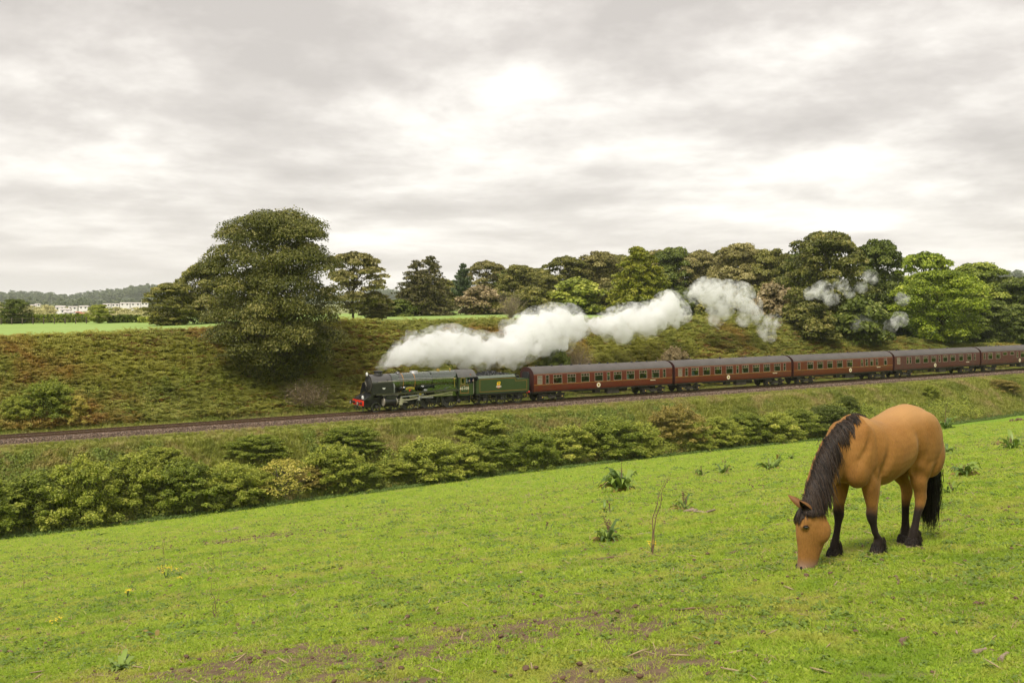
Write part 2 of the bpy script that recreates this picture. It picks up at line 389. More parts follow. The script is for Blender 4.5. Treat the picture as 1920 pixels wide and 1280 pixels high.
Vp = np.concatenate([np.stack([X, Y, Z], -1).reshape(-1, 3), [[0, 0, tz(0, 0)]]]); c0 = nr*m
Ft = np.stack([np.full(m, c0), nx[0], idx[0]], -1)[:, ::-1]
mp_ = rawmesh('pasture', Vp, [Fq, Ft], [M_pasture], smooth=True)
fattr(mp_, 'soil', soil_at(Vp[:, 0], Vp[:, 1])*(1-sst(45, 75, Vp[:, 1])))
pas = link('pasture', mp_); pas['kind'] = 'structure'
ur = np.unique(np.concatenate([np.arange(-300, -70, 12), np.arange(-70, 130, 1.0), np.arange(130, 420, 12)])).astype(float)
vcf = lambda U: np.interp(U, CU, CV)
sheet('embankment', ur, np.linspace(HEDGE_V, -3.3, 16), M_emb)
sheet('trackbed', ur, np.array([-3.3, 0, 3.8]), M_bed)
sheet('cutting_bank', ur, np.linspace(3.8, 18, 24), M_bank, vtop=vcf)
uw = np.unique(np.concatenate([np.arange(-9000, -300, 400), ur[::3], np.arange(420, 9000, 400)])).astype(float)
sheet('upper_field', ur, np.concatenate([np.linspace(18, 100, 14), np.linspace(110, 340, 12)]), M_upper, vtop=None) if False else None
def upper():
    T = np.concatenate([np.linspace(0, 1, 12), np.linspace(1.05, 3.2, 14)]); U, Tm = np.meshgrid(ur, T)
    vc = vcf(U); V = vc+(100-vc)*Tm
    X, Y = xy(U, V); Z = terr(X, Y+1e-6); n, m = U.shape; idx = np.arange(n*m).reshape(n, m)
    Fc = np.stack([idx[:-1, :-1], idx[:-1, 1:], idx[1:, 1:], idx[1:, :-1]], -1).reshape(-1, 4)
    o = link('upper_field', rawmesh('upper_field', np.stack([X, Y, Z], -1).reshape(-1, 3), Fc, [M_upper], smooth=True)); o['kind'] = 'structure'
upper()
# the wide valley floor, one sheet to the horizon (under everything nearer)
g = np.concatenate([-np.geomspace(12000, 200, 24), np.geomspace(200, 12000, 24)]); X, Y = np.meshgrid(g, g)
n = len(g); idx = np.arange(n*n).reshape(n, n); Fc = np.stack([idx[:-1, :-1], idx[:-1, 1:], idx[1:, 1:], idx[1:, :-1]], -1).reshape(-1, 4)
Zg = -9.6-4*sst(400, 1500, np.hypot(X, Y))*0; Zg = np.where((np.abs(X) < 500) & (Y < 420), -40.0, Zg)
o = link('ground', rawmesh('ground', np.stack([X, Y, Zg], -1).reshape(-1, 3), Fc, [M_valley], smooth=True)); o['kind'] = 'structure'
# ------------------------------------------------------------------ leaves, crowns, bushes
def unit(a): return a/np.maximum(np.linalg.norm(a, axis=-1, keepdims=True), 1e-9)
def leaves_arrays(P, Nn, size, asp=.6, fold=.0):
    """a rhombic blade at every point P, facing roughly along Nn"""
    n = len(P); t = unit(np.cross(Nn, rng.normal(size=(n, 3)))); b = np.cross(unit(Nn), t)
    s = (size*rng.uniform(.65, 1.3, n))[:, None]
    V = np.stack([P-t*s*.5, P+b*s*asp*.5, P+t*s*.5, P-b*s*asp*.5], 1)
    return V.reshape(-1, 3), np.arange(n*4).reshape(n, 4)
def leaf_mesh(name, P, Nn, size, tint, mats, asp=.6, wood=None):
    V, Fq = leaves_arrays(P, Nn, size, asp); Fc = [Fq]
    me = rawmesh(name, V, Fc, mats); fattr(me, 'tint', np.repeat(tint, 4)); return me
def tubes_mesh(name, paths, mat, n=5):
    b = MB()
    for p, r in paths: b.tube(p, r, n, cap=False)
    return b.mesh(name, mat, 60)
PROFILES = {'dome': lambda h: np.sqrt(np.clip(1-(np.clip(h-.35, 0, 1)/.66)**2.2, 0, 1))*np.clip(.62+1.1*h, 0, 1),
            'syc': lambda h: np.interp(h, [0, .1, .23, .43, .63, .8, .9, .97, 1], [.42, .78, .95, .98, .94, .88, .74, .52, .3]),
            'round': lambda h: np.sqrt(np.clip(1-(2*h-1)**2, 0.02, 1))**.8,
            'bush': lambda h: np.sqrt(np.clip(1-h**2.4, 0, 1)),
            'cone': lambda h: np.clip(1.02-h, .05, 1)**.8*(.72+.28*np.clip(h*6, 0, 1))}
def crown_points(H, Wd, base, ncl, nl, prof, flat=.6, rc=(.10, .17), inner=.16, up=.35, seed=1, spread=.55, shoots=0):
    r = np.random.default_rng(seed); Pf = PROFILES[prof]
    h = r.uniform(0, 1, ncl)**.9; ang = np.arange(ncl)*2.39996+r.normal(0, .25, ncl)
    rad = Wd/2*Pf(h)*np.where(r.random(ncl) < .72, r.uniform(.72, .95, ncl), r.uniform(.1, .7, ncl))
    top = r.random(ncl) < .12; h = np.where(top, r.uniform(.86, .96, ncl), h); rad = np.where(top, Wd/2*Pf(h)*r.random(ncl), rad)
    zb = base*H; C = np.stack([rad*np.cos(ang), rad*np.sin(ang)*1.0, zb+(H-zb)*(h*.9+.03)], -1)
    cr = Wd*r.uniform(rc[0], rc[1], ncl)
    w = cr**2; cnt = np.maximum(8, (w/w.sum()*nl*(1-inner)).astype(int)); ci = np.repeat(np.arange(ncl), cnt); n = len(ci)
    d = unit(r.normal(size=(n, 3))); d[:, 2] = np.where(d[:, 2] < -.25, -d[:, 2], d[:, 2])
    lump = 1+.28*(fbm(d[:, 0]*2.2+ci*3.1, d[:, 1]*2.2+d[:, 2]*1.7, 3, 3)-.5)*2
    rr = cr[ci]*r.uniform(.4, 1.0, n)**.45*lump*np.where(r.random(n) < .07, r.uniform(1, 1.25, n), 1)
    P = C[ci]+d*rr[:, None]*np.array([1, 1, flat])
    Nn = unit(d*.75+np.array([0, 0, up])+r.normal(size=(n, 3))*spread)
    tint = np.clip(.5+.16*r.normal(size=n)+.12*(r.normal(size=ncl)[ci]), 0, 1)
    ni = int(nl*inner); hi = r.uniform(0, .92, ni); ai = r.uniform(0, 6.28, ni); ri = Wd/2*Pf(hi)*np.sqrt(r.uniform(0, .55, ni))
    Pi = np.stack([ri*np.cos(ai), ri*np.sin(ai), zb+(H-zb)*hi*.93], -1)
    if shoots:                       # straggling shoots beyond the clipped outline
        q = r.integers(0, ncl, shoots); d0 = unit(unit(C[q]-np.array([0, 0, H*.35]))*.6+r.normal(size=(shoots, 3))*.3+np.array([0, 0, .55])); m_ = 26; tt = np.tile(np.linspace(.2, 1, m_), shoots); k_ = np.repeat(np.arange(shoots), m_)
        Ps = C[q][k_]+d0[k_]*(cr[q][k_]*(.8+tt*r.uniform(.5, 1.3, shoots)[k_]))[:, None]+r.normal(size=(len(tt), 3))*.045
        P = np.concatenate([P, Ps]); Nn = np.concatenate([Nn, unit(r.normal(size=(len(tt), 3))+[0, 0, .4])]); tint = np.concatenate([tint, np.clip(r.normal(.62, .15, len(tt)), 0, 1)])
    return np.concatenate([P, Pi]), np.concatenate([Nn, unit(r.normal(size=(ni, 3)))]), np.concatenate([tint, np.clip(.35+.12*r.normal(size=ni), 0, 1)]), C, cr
def limbs(H, base, C, seed, r0, nl=14, lean=0.0):
    r = np.random.default_rng(seed+99); out = []; zt = H*.82
    tr = [Vector((lean*t+.12*r.normal()*t, .12*r.normal()*t, zt*t)) for t in np.linspace(0, 1, 7)]; tr[0].z = -.35
    out.append((tr, [r0*(1.25 if i == 0 else (1-i/7.2)) for i in range(7)]))
    for k in r.permutation(len(C))[:nl]:
        c = Vector(C[k]); z0 = max(base*H*.6, min(c.z*.62, zt*.8)); t = z0/zt; i = min(int(t*6), 5); f = t*6-i
        s = tr[i].lerp(tr[i+1], f); m = s.lerp(c, .5)+Vector((0, 0, .05*H*r.random()))
        rr = r0*(1-t)*.5+.03; out.append(([s, s.lerp(m, .5)+Vector(r.normal(size=3)*.08), m, m.lerp(c, .6)+Vector(r.normal(size=3)*.12), c], [rr, rr*.8, rr*.6, rr*.38, rr*.12]))
    return out
M_bark = paint('bark_grey', (.09, .07, .05), .9, var=.5, scale=5, bump=.6, bscale=22)
M_bark2 = paint('bark_brown', (.075, .05, .03), .9, var=.5, scale=5, bump=.6, bscale=22)
M_deadwood = paint('dead_twig', (.30, .23, .16), .9, var=.3, scale=8)
LM = {}
def lm(key):
    if key in LM: return LM[key]
    S = {'sycamore': [(.1, (0.058, 0.067, 0.014)), (.45, (0.139, 0.148, 0.028)), (.7, (0.230, 0.225, 0.053)), (.95, (0.393, 0.339, 0.106))],
         'olive': [(.1, (0.088, 0.090, 0.018)), (.45, (0.197, 0.195, 0.041)), (.7, (0.316, 0.295, 0.067)), (.95, (0.514, 0.446, 0.133))],
         'ash': [(.1, (0.113, 0.105, 0.031)), (.45, (0.257, 0.228, 0.069)), (.7, (0.380, 0.333, 0.119)), (.95, (0.569, 0.490, 0.209))],
         'yellowgreen': [(.1, (0.097, 0.133, 0.010)), (.45, (0.240, 0.315, 0.023)), (.7, (0.383, 0.455, 0.039)), (.95, (0.613, 0.645, 0.091))],
         'larch': [(.1, (0.099, 0.111, 0.009)), (.45, (0.228, 0.252, 0.021)), (.7, (0.355, 0.353, 0.036)), (.95, (0.514, 0.465, 0.070))],
         'darklarch': [(.1, (0.069, 0.066, 0.022)), (.45, (0.155, 0.142, 0.047)), (.7, (0.243, 0.210, 0.078)), (.95, (0.368, 0.302, 0.127))],
         'pine': [(.1, (0.053, 0.078, 0.031)), (.45, (0.115, 0.158, 0.069)), (.95, (0.229, 0.274, 0.131))],
         'darkgreen': [(.1, (0.050, 0.067, 0.011)), (.45, (0.124, 0.160, 0.023)), (.7, (0.198, 0.236, 0.044)), (.95, (0.331, 0.349, 0.087))],
         'hawthorn': [(.1, (0.113, 0.138, 0.020)), (.45, (0.296, 0.341, 0.046)), (.7, (0.474, 0.503, 0.078)), (.95, (0.744, 0.707, 0.154))],
         'hawthorn_dark': [(.1, (0.085, 0.109, 0.014)), (.45, (0.204, 0.256, 0.032)), (.7, (0.336, 0.386, 0.054)), (.95, (0.551, 0.565, 0.107))],
         'hawthorn_rust': [(.1, (0.127, 0.108, 0.022)), (.45, (0.292, 0.252, 0.055)), (.7, (0.457, 0.368, 0.092)), (.95, (0.657, 0.485, 0.164))],
         'autumn': [(.1, (0.223, 0.186, 0.037)), (.45, (0.483, 0.428, 0.075)), (.7, (0.706, 0.614, 0.130)), (.95, (0.892, 0.744, 0.261))],
         'brownshrub': [(.1, (0.153, 0.122, 0.056)), (.45, (0.330, 0.254, 0.122)), (.7, (0.484, 0.373, 0.198)), (.95, (0.659, 0.528, 0.308))],
         'nettle': [(.1, (0.070, 0.110, 0.020)), (.45, (0.140, 0.210, 0.040)), (.95, (0.240, 0.320, 0.080))],
         'dock': [(.1, (0.085, 0.144, 0.034)), (.5, (0.186, 0.304, 0.060)), (.8, (0.338, 0.456, 0.101)), (.97, (0.558, 0.406, 0.085))],
         'distant': [(.1, (0.109, 0.146, 0.099)), (.5, (0.209, 0.245, 0.146)), (.95, (0.368, 0.392, 0.220))],
         'distant_pale': [(.1, (0.297, 0.274, 0.115)), (.5, (0.525, 0.502, 0.205)), (.95, (0.867, 0.776, 0.387))]}[key]
    LM[key] = leafmat('leaves_'+key, S, trans=.26, rnd=.12, rough=.5, spec=.3); return LM[key]

KINDS_T = {}
def crown_kind(key, H, Wd, **k):
    """cache of (crown mesh, wood mesh, H, Wd)"""
    if key in KINDS_T: return KINDS_T[key]
    sz = k.pop('size'); mat = k.pop('mat'); nlimb = k.pop('nlimb', 14); r0 = k.pop('r0', Wd*.028); asp = k.pop('asp', .62)
    P, Nn, t, C, cr = crown_points(H, Wd, seed=abs(hash(key)) % 9999 if False else sum(map(ord, key)), **k)
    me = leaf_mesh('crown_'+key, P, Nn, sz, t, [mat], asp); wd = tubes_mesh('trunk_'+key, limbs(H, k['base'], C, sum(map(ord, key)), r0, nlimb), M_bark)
    KINDS_T[key] = (me, wd, H, Wd); return KINDS_T[key]
def conifer_kind(key, H, Wd, mat, nb=150, nl=9000, size=.4, droop=.28, seed=3, twin=False, lowest=.06, blunt=.6):
    if key in KINDS_T: return KINDS_T[key]
    r = np.random.default_rng(seed); Ps = []; Ns = []; Ts = []; paths = []
    tops = [(0, 0, H)]+([(Wd*.2, Wd*.1, H*.93)] if twin else [])
    for tx, ty, th in tops:
        paths.append(([Vector((tx*min(1, t*2.5), ty*min(1, t*2.5), th*t-.3*(t == 0))) for t in np.linspace(0, 1, 8)], [max(.03, Wd*.03*(1-t)) for t in np.linspace(0, 1, 8)]))
        for k in range(nb):
            h = lowest+(1-lowest)*r.random()**1.25; a = r.uniform(0, 6.283); Ln = Wd/2*(1.03-h)**blunt*r.uniform(.75, 1.12)*(.75+.25*min(1, h*5))
            s = Vector((tx, ty, th*h)); d = Vector((math.cos(a), math.sin(a), 0)); seg = []
            for t in np.linspace(0, 1, 6): seg.append(s+d*Ln*t+Vector((0, 0, Ln*(.10*t-droop*t*t+.10*t**4))))
            if k % 2 == 0: paths.append((seg, [.06*(1-t*.8) for t in np.linspace(0, 1, 6)]))
            n = max(12, int(nl/nb/len(tops)*Ln/(Wd*.3))); t = r.uniform(.12, 1, n); 
            Q = np.array([seg[min(int(x*5), 4)].lerp(seg[min(int(x*5), 4)+1], x*5-min(int(x*5), 4))[:] for x in t])
            w = Ln*.20*(1.15-t); Q += np.stack([-math.sin(a)*r.normal(size=n)*w, math.cos(a)*r.normal(size=n)*w, -np.abs(r.normal(size=n))*.33*(.5+w)], -1)
            Ps.append(Q); Ns.append(unit(np.stack([r.normal(size=n)*.7, r.normal(size=n)*.7, np.full(n, .55)], -1))); Ts.append(np.clip(.45+.15*r.normal(size=n)+.1*r.normal(), 0, 1))
    me = leaf_mesh('crown_'+key, np.concatenate(Ps), np.concatenate(Ns), size, np.concatenate(Ts), [mat], .42)
    KINDS_T[key] = (me, tubes_mesh('trunk_'+key, paths, M_bark2), H, Wd); return KINDS_T[key]
def plant_tree(kind, px, ytop, ybase, wpx, Y, label, mat=None, group=None, name='broadleaf_tree', cat='tree', rz=None, sink=0.0, parts=('crown', 'trunk'), wood=None, zoff=None):
    me, wd, H, Wd = KINDS_T[kind]
    X = (px-960)/F*Y; zg = tz(X, Y)-sink if zoff is None else zoff
    top = CZ-(ytop-552)/F*Y; h = max(.8, top-zg); w = wpx/F*Y
    t = empty(name, (X, Y, zg), rng.uniform(0, 6.28) if rz is None else rz); t.scale = (w/Wd, w/Wd, h/H)
    tag(t, label, cat, group)
    c = link(parts[0], me, t)
    if mat is not None: c.material_slots[0].link = 'OBJECT'; c.material_slots[0].material = mat
    if wd is not None:
        q = link(parts[1], wd, t)
        if wood is not None: q.material_slots[0].link = 'OBJECT'; q.material_slots[0].material = wood
    return t
# kinds
crown_kind('sycamore_big', 17, 14.5, base=.0, ncl=260, nl=150000, prof='syc', size=.21, mat=lm('sycamore'), flat=.62, rc=(.055, .135), nlimb=46, r0=.42, inner=.24, up=.45)
crown_kind('broad_a', 12, 11, base=.03, ncl=140, nl=40000, prof='dome', size=.37, mat=lm('olive'), flat=.55, rc=(.075, .13), nlimb=26)
crown_kind('broad_b', 13, 10, base=.02, ncl=130, nl=40000, prof='round', size=.37, mat=lm('olive'), flat=.62, rc=(.08, .135), nlimb=26)
crown_kind('broad_c', 12, 12, base=.02, ncl=160, nl=44000, prof='dome', size=.36, mat=lm('darkgreen'), flat=.55, rc=(.065, .11), nlimb=24)
crown_kind('open_ash', 12, 10, base=.12, ncl=80, nl=15000, prof='round', size=.44, mat=lm('ash'), flat=.6, rc=(.08, .13), nlimb=54, inner=.05, r0=.2)
crown_kind('round_tree', 11, 11, base=.02, ncl=150, nl=42000, prof='round', size=.26, mat=lm('yellowgreen'), flat=.7, rc=(.065, .11), nlimb=14)
conifer_kind('larch_twin', 12, 11, lm('darklarch'), nb=190, nl=26000, size=.52, twin=True, seed=5)
conifer_kind('larch', 13, 13, lm('larch'), nb=230, nl=30000, size=.55, droop=.36, seed=8, blunt=.42)
conifer_kind('pine', 11, 7, lm('pine'), nb=90, nl=10000, size=.55, droop=-.05, seed=11, lowest=.4)
for i in range(5):
    crown_kind('bush_%d' % i, 4.2, 4.2, base=.03, ncl=120+12*i, nl=34000, prof='bush', size=.11, mat=lm('hawthorn'), flat=1.05, rc=(.045, .10), nlimb=16, r0=.07, shoots=170, inner=.2, spread=.85, up=.08)
crown_kind('shrub_far', 5, 5.5, base=.0, ncl=50, nl=9000, prof='bush', size=.42, mat=lm('olive'), flat=.75, rc=(.12, .2), nlimb=8, r0=.1)
crown_kind('thin_bush', 3.6, 3.4, base=.12, ncl=46, nl=2200, prof='round', size=.13, mat=lm('autumn'), flat=.8, rc=(.08, .14), nlimb=30, r0=.06, inner=.03, spread=.8)
def twig_bush(key, H, Wd, n, mat, seed, leaves=0, lmat=None):
    r = np.random.default_rng(seed); paths = []; tips = []
    for k in range(n):
        a = r.uniform(0, 6.283); e = r.uniform(.15, 1.0)**.7; L_ = H*r.uniform(.6, 1.05)
        p = [Vector((.1*r.normal(), .1*r.normal(), -.1))]; d = Vector((math.cos(a)*Wd/H*.5*(1.1-e*.6), math.sin(a)*Wd/H*.5*(1.1-e*.6), e)).normalized()
        for t in range(5): p.append(p[-1]+d*L_/5); d = (d+Vector(r.normal(size=3)*.16)+Vector((0, 0, .05))).normalized()
        paths.append((p, [.025, .02, .016, .012, .008, .004])); tips += p[2:]
        for q in range(4):
            s = p[2+q % 4]; dd = (d+Vector(r.normal(size=3)*.6)).normalized(); paths.append(([s, s+dd*L_*.12, s+dd*L_*.24+Vector(r.normal(size=3)*.05)], [.011, .008, .004])); tips.append(s+dd*L_*.2)
    tp = np.array([t[:] for t in tips]); m = max(leaves, 20); P = tp[r.integers(0, len(tp), m)]+r.normal(size=(m, 3))*.10*H/3
    me = leaf_mesh('leaves_'+key, P, unit(r.normal(size=(m, 3))), .11, np.clip(r.normal(.5, .2, m), 0, 1), [lmat or lm('brownshrub')])
    KINDS_T[key] = (me, tubes_mesh('stems_'+key, paths, mat, 3), H, Wd)
twig_bush('twigs_pale', 3.0, 4.2, 150, M_deadwood, 4, 2600, lm('brownshrub'))
twig_bush('twigs_bare', 4.0, 3.4, 110, paint('grey_twig', (.22, .17, .125), .9, var=.3), 6, 500)

# ------------------------------------------------------------------ trees that stand in view
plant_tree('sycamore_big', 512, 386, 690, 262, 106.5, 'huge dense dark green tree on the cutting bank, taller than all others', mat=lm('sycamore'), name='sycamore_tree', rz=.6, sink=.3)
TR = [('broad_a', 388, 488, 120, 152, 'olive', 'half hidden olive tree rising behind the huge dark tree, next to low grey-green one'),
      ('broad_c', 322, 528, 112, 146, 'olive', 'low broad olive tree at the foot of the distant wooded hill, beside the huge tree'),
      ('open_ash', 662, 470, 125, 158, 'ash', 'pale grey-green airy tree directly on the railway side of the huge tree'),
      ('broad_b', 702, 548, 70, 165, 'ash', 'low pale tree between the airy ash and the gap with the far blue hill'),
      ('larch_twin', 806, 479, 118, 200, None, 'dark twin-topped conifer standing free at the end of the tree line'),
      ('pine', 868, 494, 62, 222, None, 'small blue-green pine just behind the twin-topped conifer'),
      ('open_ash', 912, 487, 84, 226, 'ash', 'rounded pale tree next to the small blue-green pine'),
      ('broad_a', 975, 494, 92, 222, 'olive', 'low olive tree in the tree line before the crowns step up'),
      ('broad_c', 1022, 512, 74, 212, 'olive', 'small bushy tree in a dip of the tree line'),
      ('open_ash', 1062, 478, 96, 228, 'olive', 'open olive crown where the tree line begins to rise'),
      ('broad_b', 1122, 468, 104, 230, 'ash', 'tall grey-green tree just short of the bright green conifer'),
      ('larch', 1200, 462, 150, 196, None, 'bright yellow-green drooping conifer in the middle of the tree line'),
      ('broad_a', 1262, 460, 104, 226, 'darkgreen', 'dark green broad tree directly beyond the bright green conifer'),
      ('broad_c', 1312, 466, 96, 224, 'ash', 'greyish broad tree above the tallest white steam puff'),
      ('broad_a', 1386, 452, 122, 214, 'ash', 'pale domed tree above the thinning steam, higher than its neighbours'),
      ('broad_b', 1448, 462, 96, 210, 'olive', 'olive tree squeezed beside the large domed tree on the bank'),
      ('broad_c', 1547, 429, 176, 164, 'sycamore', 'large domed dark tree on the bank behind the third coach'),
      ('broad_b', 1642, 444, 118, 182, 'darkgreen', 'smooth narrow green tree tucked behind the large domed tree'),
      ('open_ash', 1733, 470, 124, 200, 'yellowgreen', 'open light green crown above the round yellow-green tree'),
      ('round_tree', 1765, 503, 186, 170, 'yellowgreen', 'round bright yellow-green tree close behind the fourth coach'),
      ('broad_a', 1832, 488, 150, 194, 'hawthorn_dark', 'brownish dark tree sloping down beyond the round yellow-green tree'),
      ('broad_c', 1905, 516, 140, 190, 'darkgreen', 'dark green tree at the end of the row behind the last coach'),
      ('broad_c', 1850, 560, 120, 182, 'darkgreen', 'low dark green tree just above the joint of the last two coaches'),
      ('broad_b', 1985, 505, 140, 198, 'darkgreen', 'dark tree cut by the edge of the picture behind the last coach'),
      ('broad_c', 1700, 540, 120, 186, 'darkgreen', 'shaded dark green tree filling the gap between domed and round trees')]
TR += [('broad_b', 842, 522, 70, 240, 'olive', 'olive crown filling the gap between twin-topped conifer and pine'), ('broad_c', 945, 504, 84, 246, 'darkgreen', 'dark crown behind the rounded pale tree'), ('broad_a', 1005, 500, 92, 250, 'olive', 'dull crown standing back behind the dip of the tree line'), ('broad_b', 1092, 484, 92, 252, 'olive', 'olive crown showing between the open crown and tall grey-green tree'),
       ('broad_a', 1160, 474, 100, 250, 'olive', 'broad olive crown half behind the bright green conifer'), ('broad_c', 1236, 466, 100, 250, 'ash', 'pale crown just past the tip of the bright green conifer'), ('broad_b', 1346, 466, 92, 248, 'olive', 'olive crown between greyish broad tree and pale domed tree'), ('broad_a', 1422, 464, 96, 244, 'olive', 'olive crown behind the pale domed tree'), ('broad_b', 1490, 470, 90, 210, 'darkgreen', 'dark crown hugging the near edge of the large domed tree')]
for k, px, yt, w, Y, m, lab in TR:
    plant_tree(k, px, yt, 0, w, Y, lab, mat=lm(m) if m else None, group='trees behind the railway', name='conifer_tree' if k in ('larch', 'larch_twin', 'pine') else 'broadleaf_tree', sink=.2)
SH = [('shrub_far', 900, 538, 86, 205, 'brownshrub', 'rusty brown shrub at the foot of the twin-topped conifer'),
      ('shrub_far', 1000, 540, 80, 200, 'olive', 'olive shrub under the dip of the tree line'),
      ('shrub_far', 1082, 524, 110, 202, 'hawthorn', 'wide yellowish shrub before the bright green conifer'),
      ('shrub_far', 1150, 540, 80, 206, 'olive', 'dull green shrub touching the bright green conifer'),
      ('shrub_far', 1452, 532, 90, 176, 'brownshrub', 'tall brownish shrub at the foot of the large domed tree'),
      ('shrub_far', 748, 562, 70, 196, 'darkgreen', 'low dark shrub before the twin-topped conifer'),
      ('shrub_far', 1410, 540, 80, 196, 'olive', 'green shrub half veiled by thin steam'),
      ('shrub_far', 1610, 560, 110, 158, 'darkgreen', 'dark shrub under the large domed tree'),
      ('shrub_far', 1520, 570, 100, 154, 'sycamore', 'dark low shrub at the near foot of the large domed tree'),
      ('shrub_far', 940, 548, 70, 206, 'olive', 'dull olive shrub beside the rusty brown shrub'),
      ('shrub_far', 1280, 545, 90, 204, 'darkgreen', 'dark shrub behind the steam below the dark green broad tree'),
      ('shrub_far', 1345, 548, 90, 200, 'olive', 'olive shrub behind the tallest steam puff')]
for k, px, yt, w, Y, m, lab in SH: plant_tree(k, px, yt, 0, w, Y, lab, mat=lm(m), group='shrubs under the tree line', name='shrub', cat='shrub', parts=('foliage', 'stem'), sink=.2)
plant_tree('twigs_bare', 958, 548, 0, 44, 168, 'bare grey twiggy bush on the field edge above the steam', name='bare_bush', cat='bush', parts=('foliage', 'stem'))
plant_tree('round_tree', 28, 559, 0, 62, 188, 'small round tree by the far hedge with distant houses behind', mat=lm('darkgreen'), name='field_tree')
plant_tree('round_tree', 186, 570, 0, 50, 182, 'small loose tree in the far hedge in front of white buildings', mat=lm('hawthorn'), name='field_tree')
# shrubs on the cutting bank beside the line
BS = [('twigs_pale', 576, 712, 96, 5.4, None, 'pale twiggy leafless shrub on the bank ahead of the engine'),
      ('bush_2', 92, 716, 120, 6.4, 'hawthorn_dark', 'wide dark bush on the bank beside the empty track'),
      ('bush_0', 140, 742, 58, 5.2, 'autumn', 'bright yellow-green ivy covered bush beside the empty track'),
      ('bush_1', 30, 742, 70, 6.4, 'hawthorn', 'olive bush on the bank at the picture edge beside the track'),
      ('twigs_pale', 1082, 640, 56, 6.8, None, 'grey-brown dead shrub showing below the steam over the first coach'),
      ('bush_3', 1042, 655, 70, 6.2, 'darkgreen', 'dark green bush over the roof of the first coach below the steam'),
      ('bush_4', 925, 672, 34, 5.4, 'hawthorn_rust', 'small rusty bush over the coal of the tender'),
      ('bush_0', 866, 676, 34, 5.4, 'hawthorn_rust', 'small rusty bush over the driving cab roof'),
      ('bush_1', 1265, 652, 74, 6.0, 'brownshrub', 'brownish scrubby bush over the joint of the first two coaches')]
for k, px, yt, w, v, m, lab in BS:
    kk = (px-960)/F; Y = (v-OX*SA+OY*CA)/(CA-kk*SA)
    plant_tree(k, px, yt, 0, w, Y, lab, mat=lm(m) if m else None, name='bank_bush', cat='bush', parts=('foliage', 'stem'), sink=.1)
# ------------------------------------------------------------------ the overgrown hedge between field and embankment
HB = [(-25, 900, 110, 'hawthorn_dark'), (66, 888, 125, 'hawthorn_dark'), (150, 862, 118, 'hawthorn'), (250, 852, 104, 'hawthorn'), (345, 864, 118, 'hawthorn_dark'), (432, 868, 100, 'hawthorn'), (478, 880, 70, 'hawthorn'),
      (536, 862, 96, None), (585, 875, 70, 'hawthorn_rust'), (626, 834, 98, 'hawthorn'), (680, 868, 64, 'hawthorn_dark'), (738, 862, 84, 'hawthorn'), (800, 824, 112, 'hawthorn'), (868, 832, 92, 'hawthorn'), (930, 818, 86, 'hawthorn_dark'),
      (1000, 806, 84, 'hawthorn_dark'), (1066, 800, 92, 'hawthorn'), (1140, 784, 108, 'hawthorn_dark'), (1200, 792, 78, 'hawthorn'), (1268, 762, 92, 'hawthorn_rust'), (1306, 790, 56, 'hawthorn'), (1346, 782, 74, 'hawthorn'),
      (1402, 776, 86, 'hawthorn_dark'), (1455, 774, 84, 'hawthorn'), (1497, 768, 80, 'hawthorn_dark'), (1556, 760, 90, 'darkgreen'), (1600, 772, 64, 'hawthorn_dark')]
ORD = 'first second third fourth fifth sixth seventh eighth ninth tenth eleventh twelfth thirteenth fourteenth fifteenth sixteenth seventeenth eighteenth nineteenth twentieth twenty-first twenty-second twenty-third twenty-fourth twenty-fifth twenty-sixth twenty-seventh'.split()
LOOK = {'hawthorn_dark': 'dark green', 'hawthorn': 'olive green', 'hawthorn_rust': 'yellow-brown tinged', 'autumn': 'tall yellowing', 'darkgreen': 'deep green', None: 'sparse yellow-leaved'}
for i, (px, yt, w, m) in enumerate(HB):
    v = -11.0+.9*math.sin(i*2.4); kk = (px-960)/F; Y = (v-OX*SA+OY*CA)/(CA-kk*SA)
    plant_tree('bush_%d' % (i % 5) if m else 'thin_bush', px, yt, 0, w*1.3, Y, '%s hedge bush, %s from the left in the row along the field' % (LOOK[m], ORD[i]), mat=lm(m) if m else None,
               group='hedge bushes along the field', name='hedge_bush', cat='bush', parts=('foliage', 'stem'), sink=.15)
for px, yt, w, v, m, lab in ((1745, 722, 40, -7.0, 'hawthorn', 'small green bush alone on the grassy embankment above the rump'), (1590, 742, 46, -8.0, 'darkgreen', 'low green bush on the embankment just above the mane'),
                             (1880, 712, 70, -6.5, 'hawthorn_rust', 'rusty low bush on the embankment near the picture edge'), (480, 815, 130, -6.5, 'hawthorn_dark', 'low dark bramble mound on the embankment under the empty track'),
                             (655, 800, 130, -7.0, 'hawthorn_dark', 'low dark bramble mound on the embankment below the engine'), (900, 780, 120, -7.0, 'hawthorn', 'low bramble mound on the embankment below the tender'),
                             (300, 838, 120, -7.5, 'hawthorn', 'low olive bramble mound above the hedge near the empty track')):
    kk = (px-960)/F; Y = (v-OX*SA+OY*CA)/(CA-kk*SA); plant_tree('bush_%d' % (px % 5), px, yt, 0, w, Y, lab, mat=lm(m), name='embankment_bush', cat='bush', parts=('foliage', 'stem'), sink=.2)
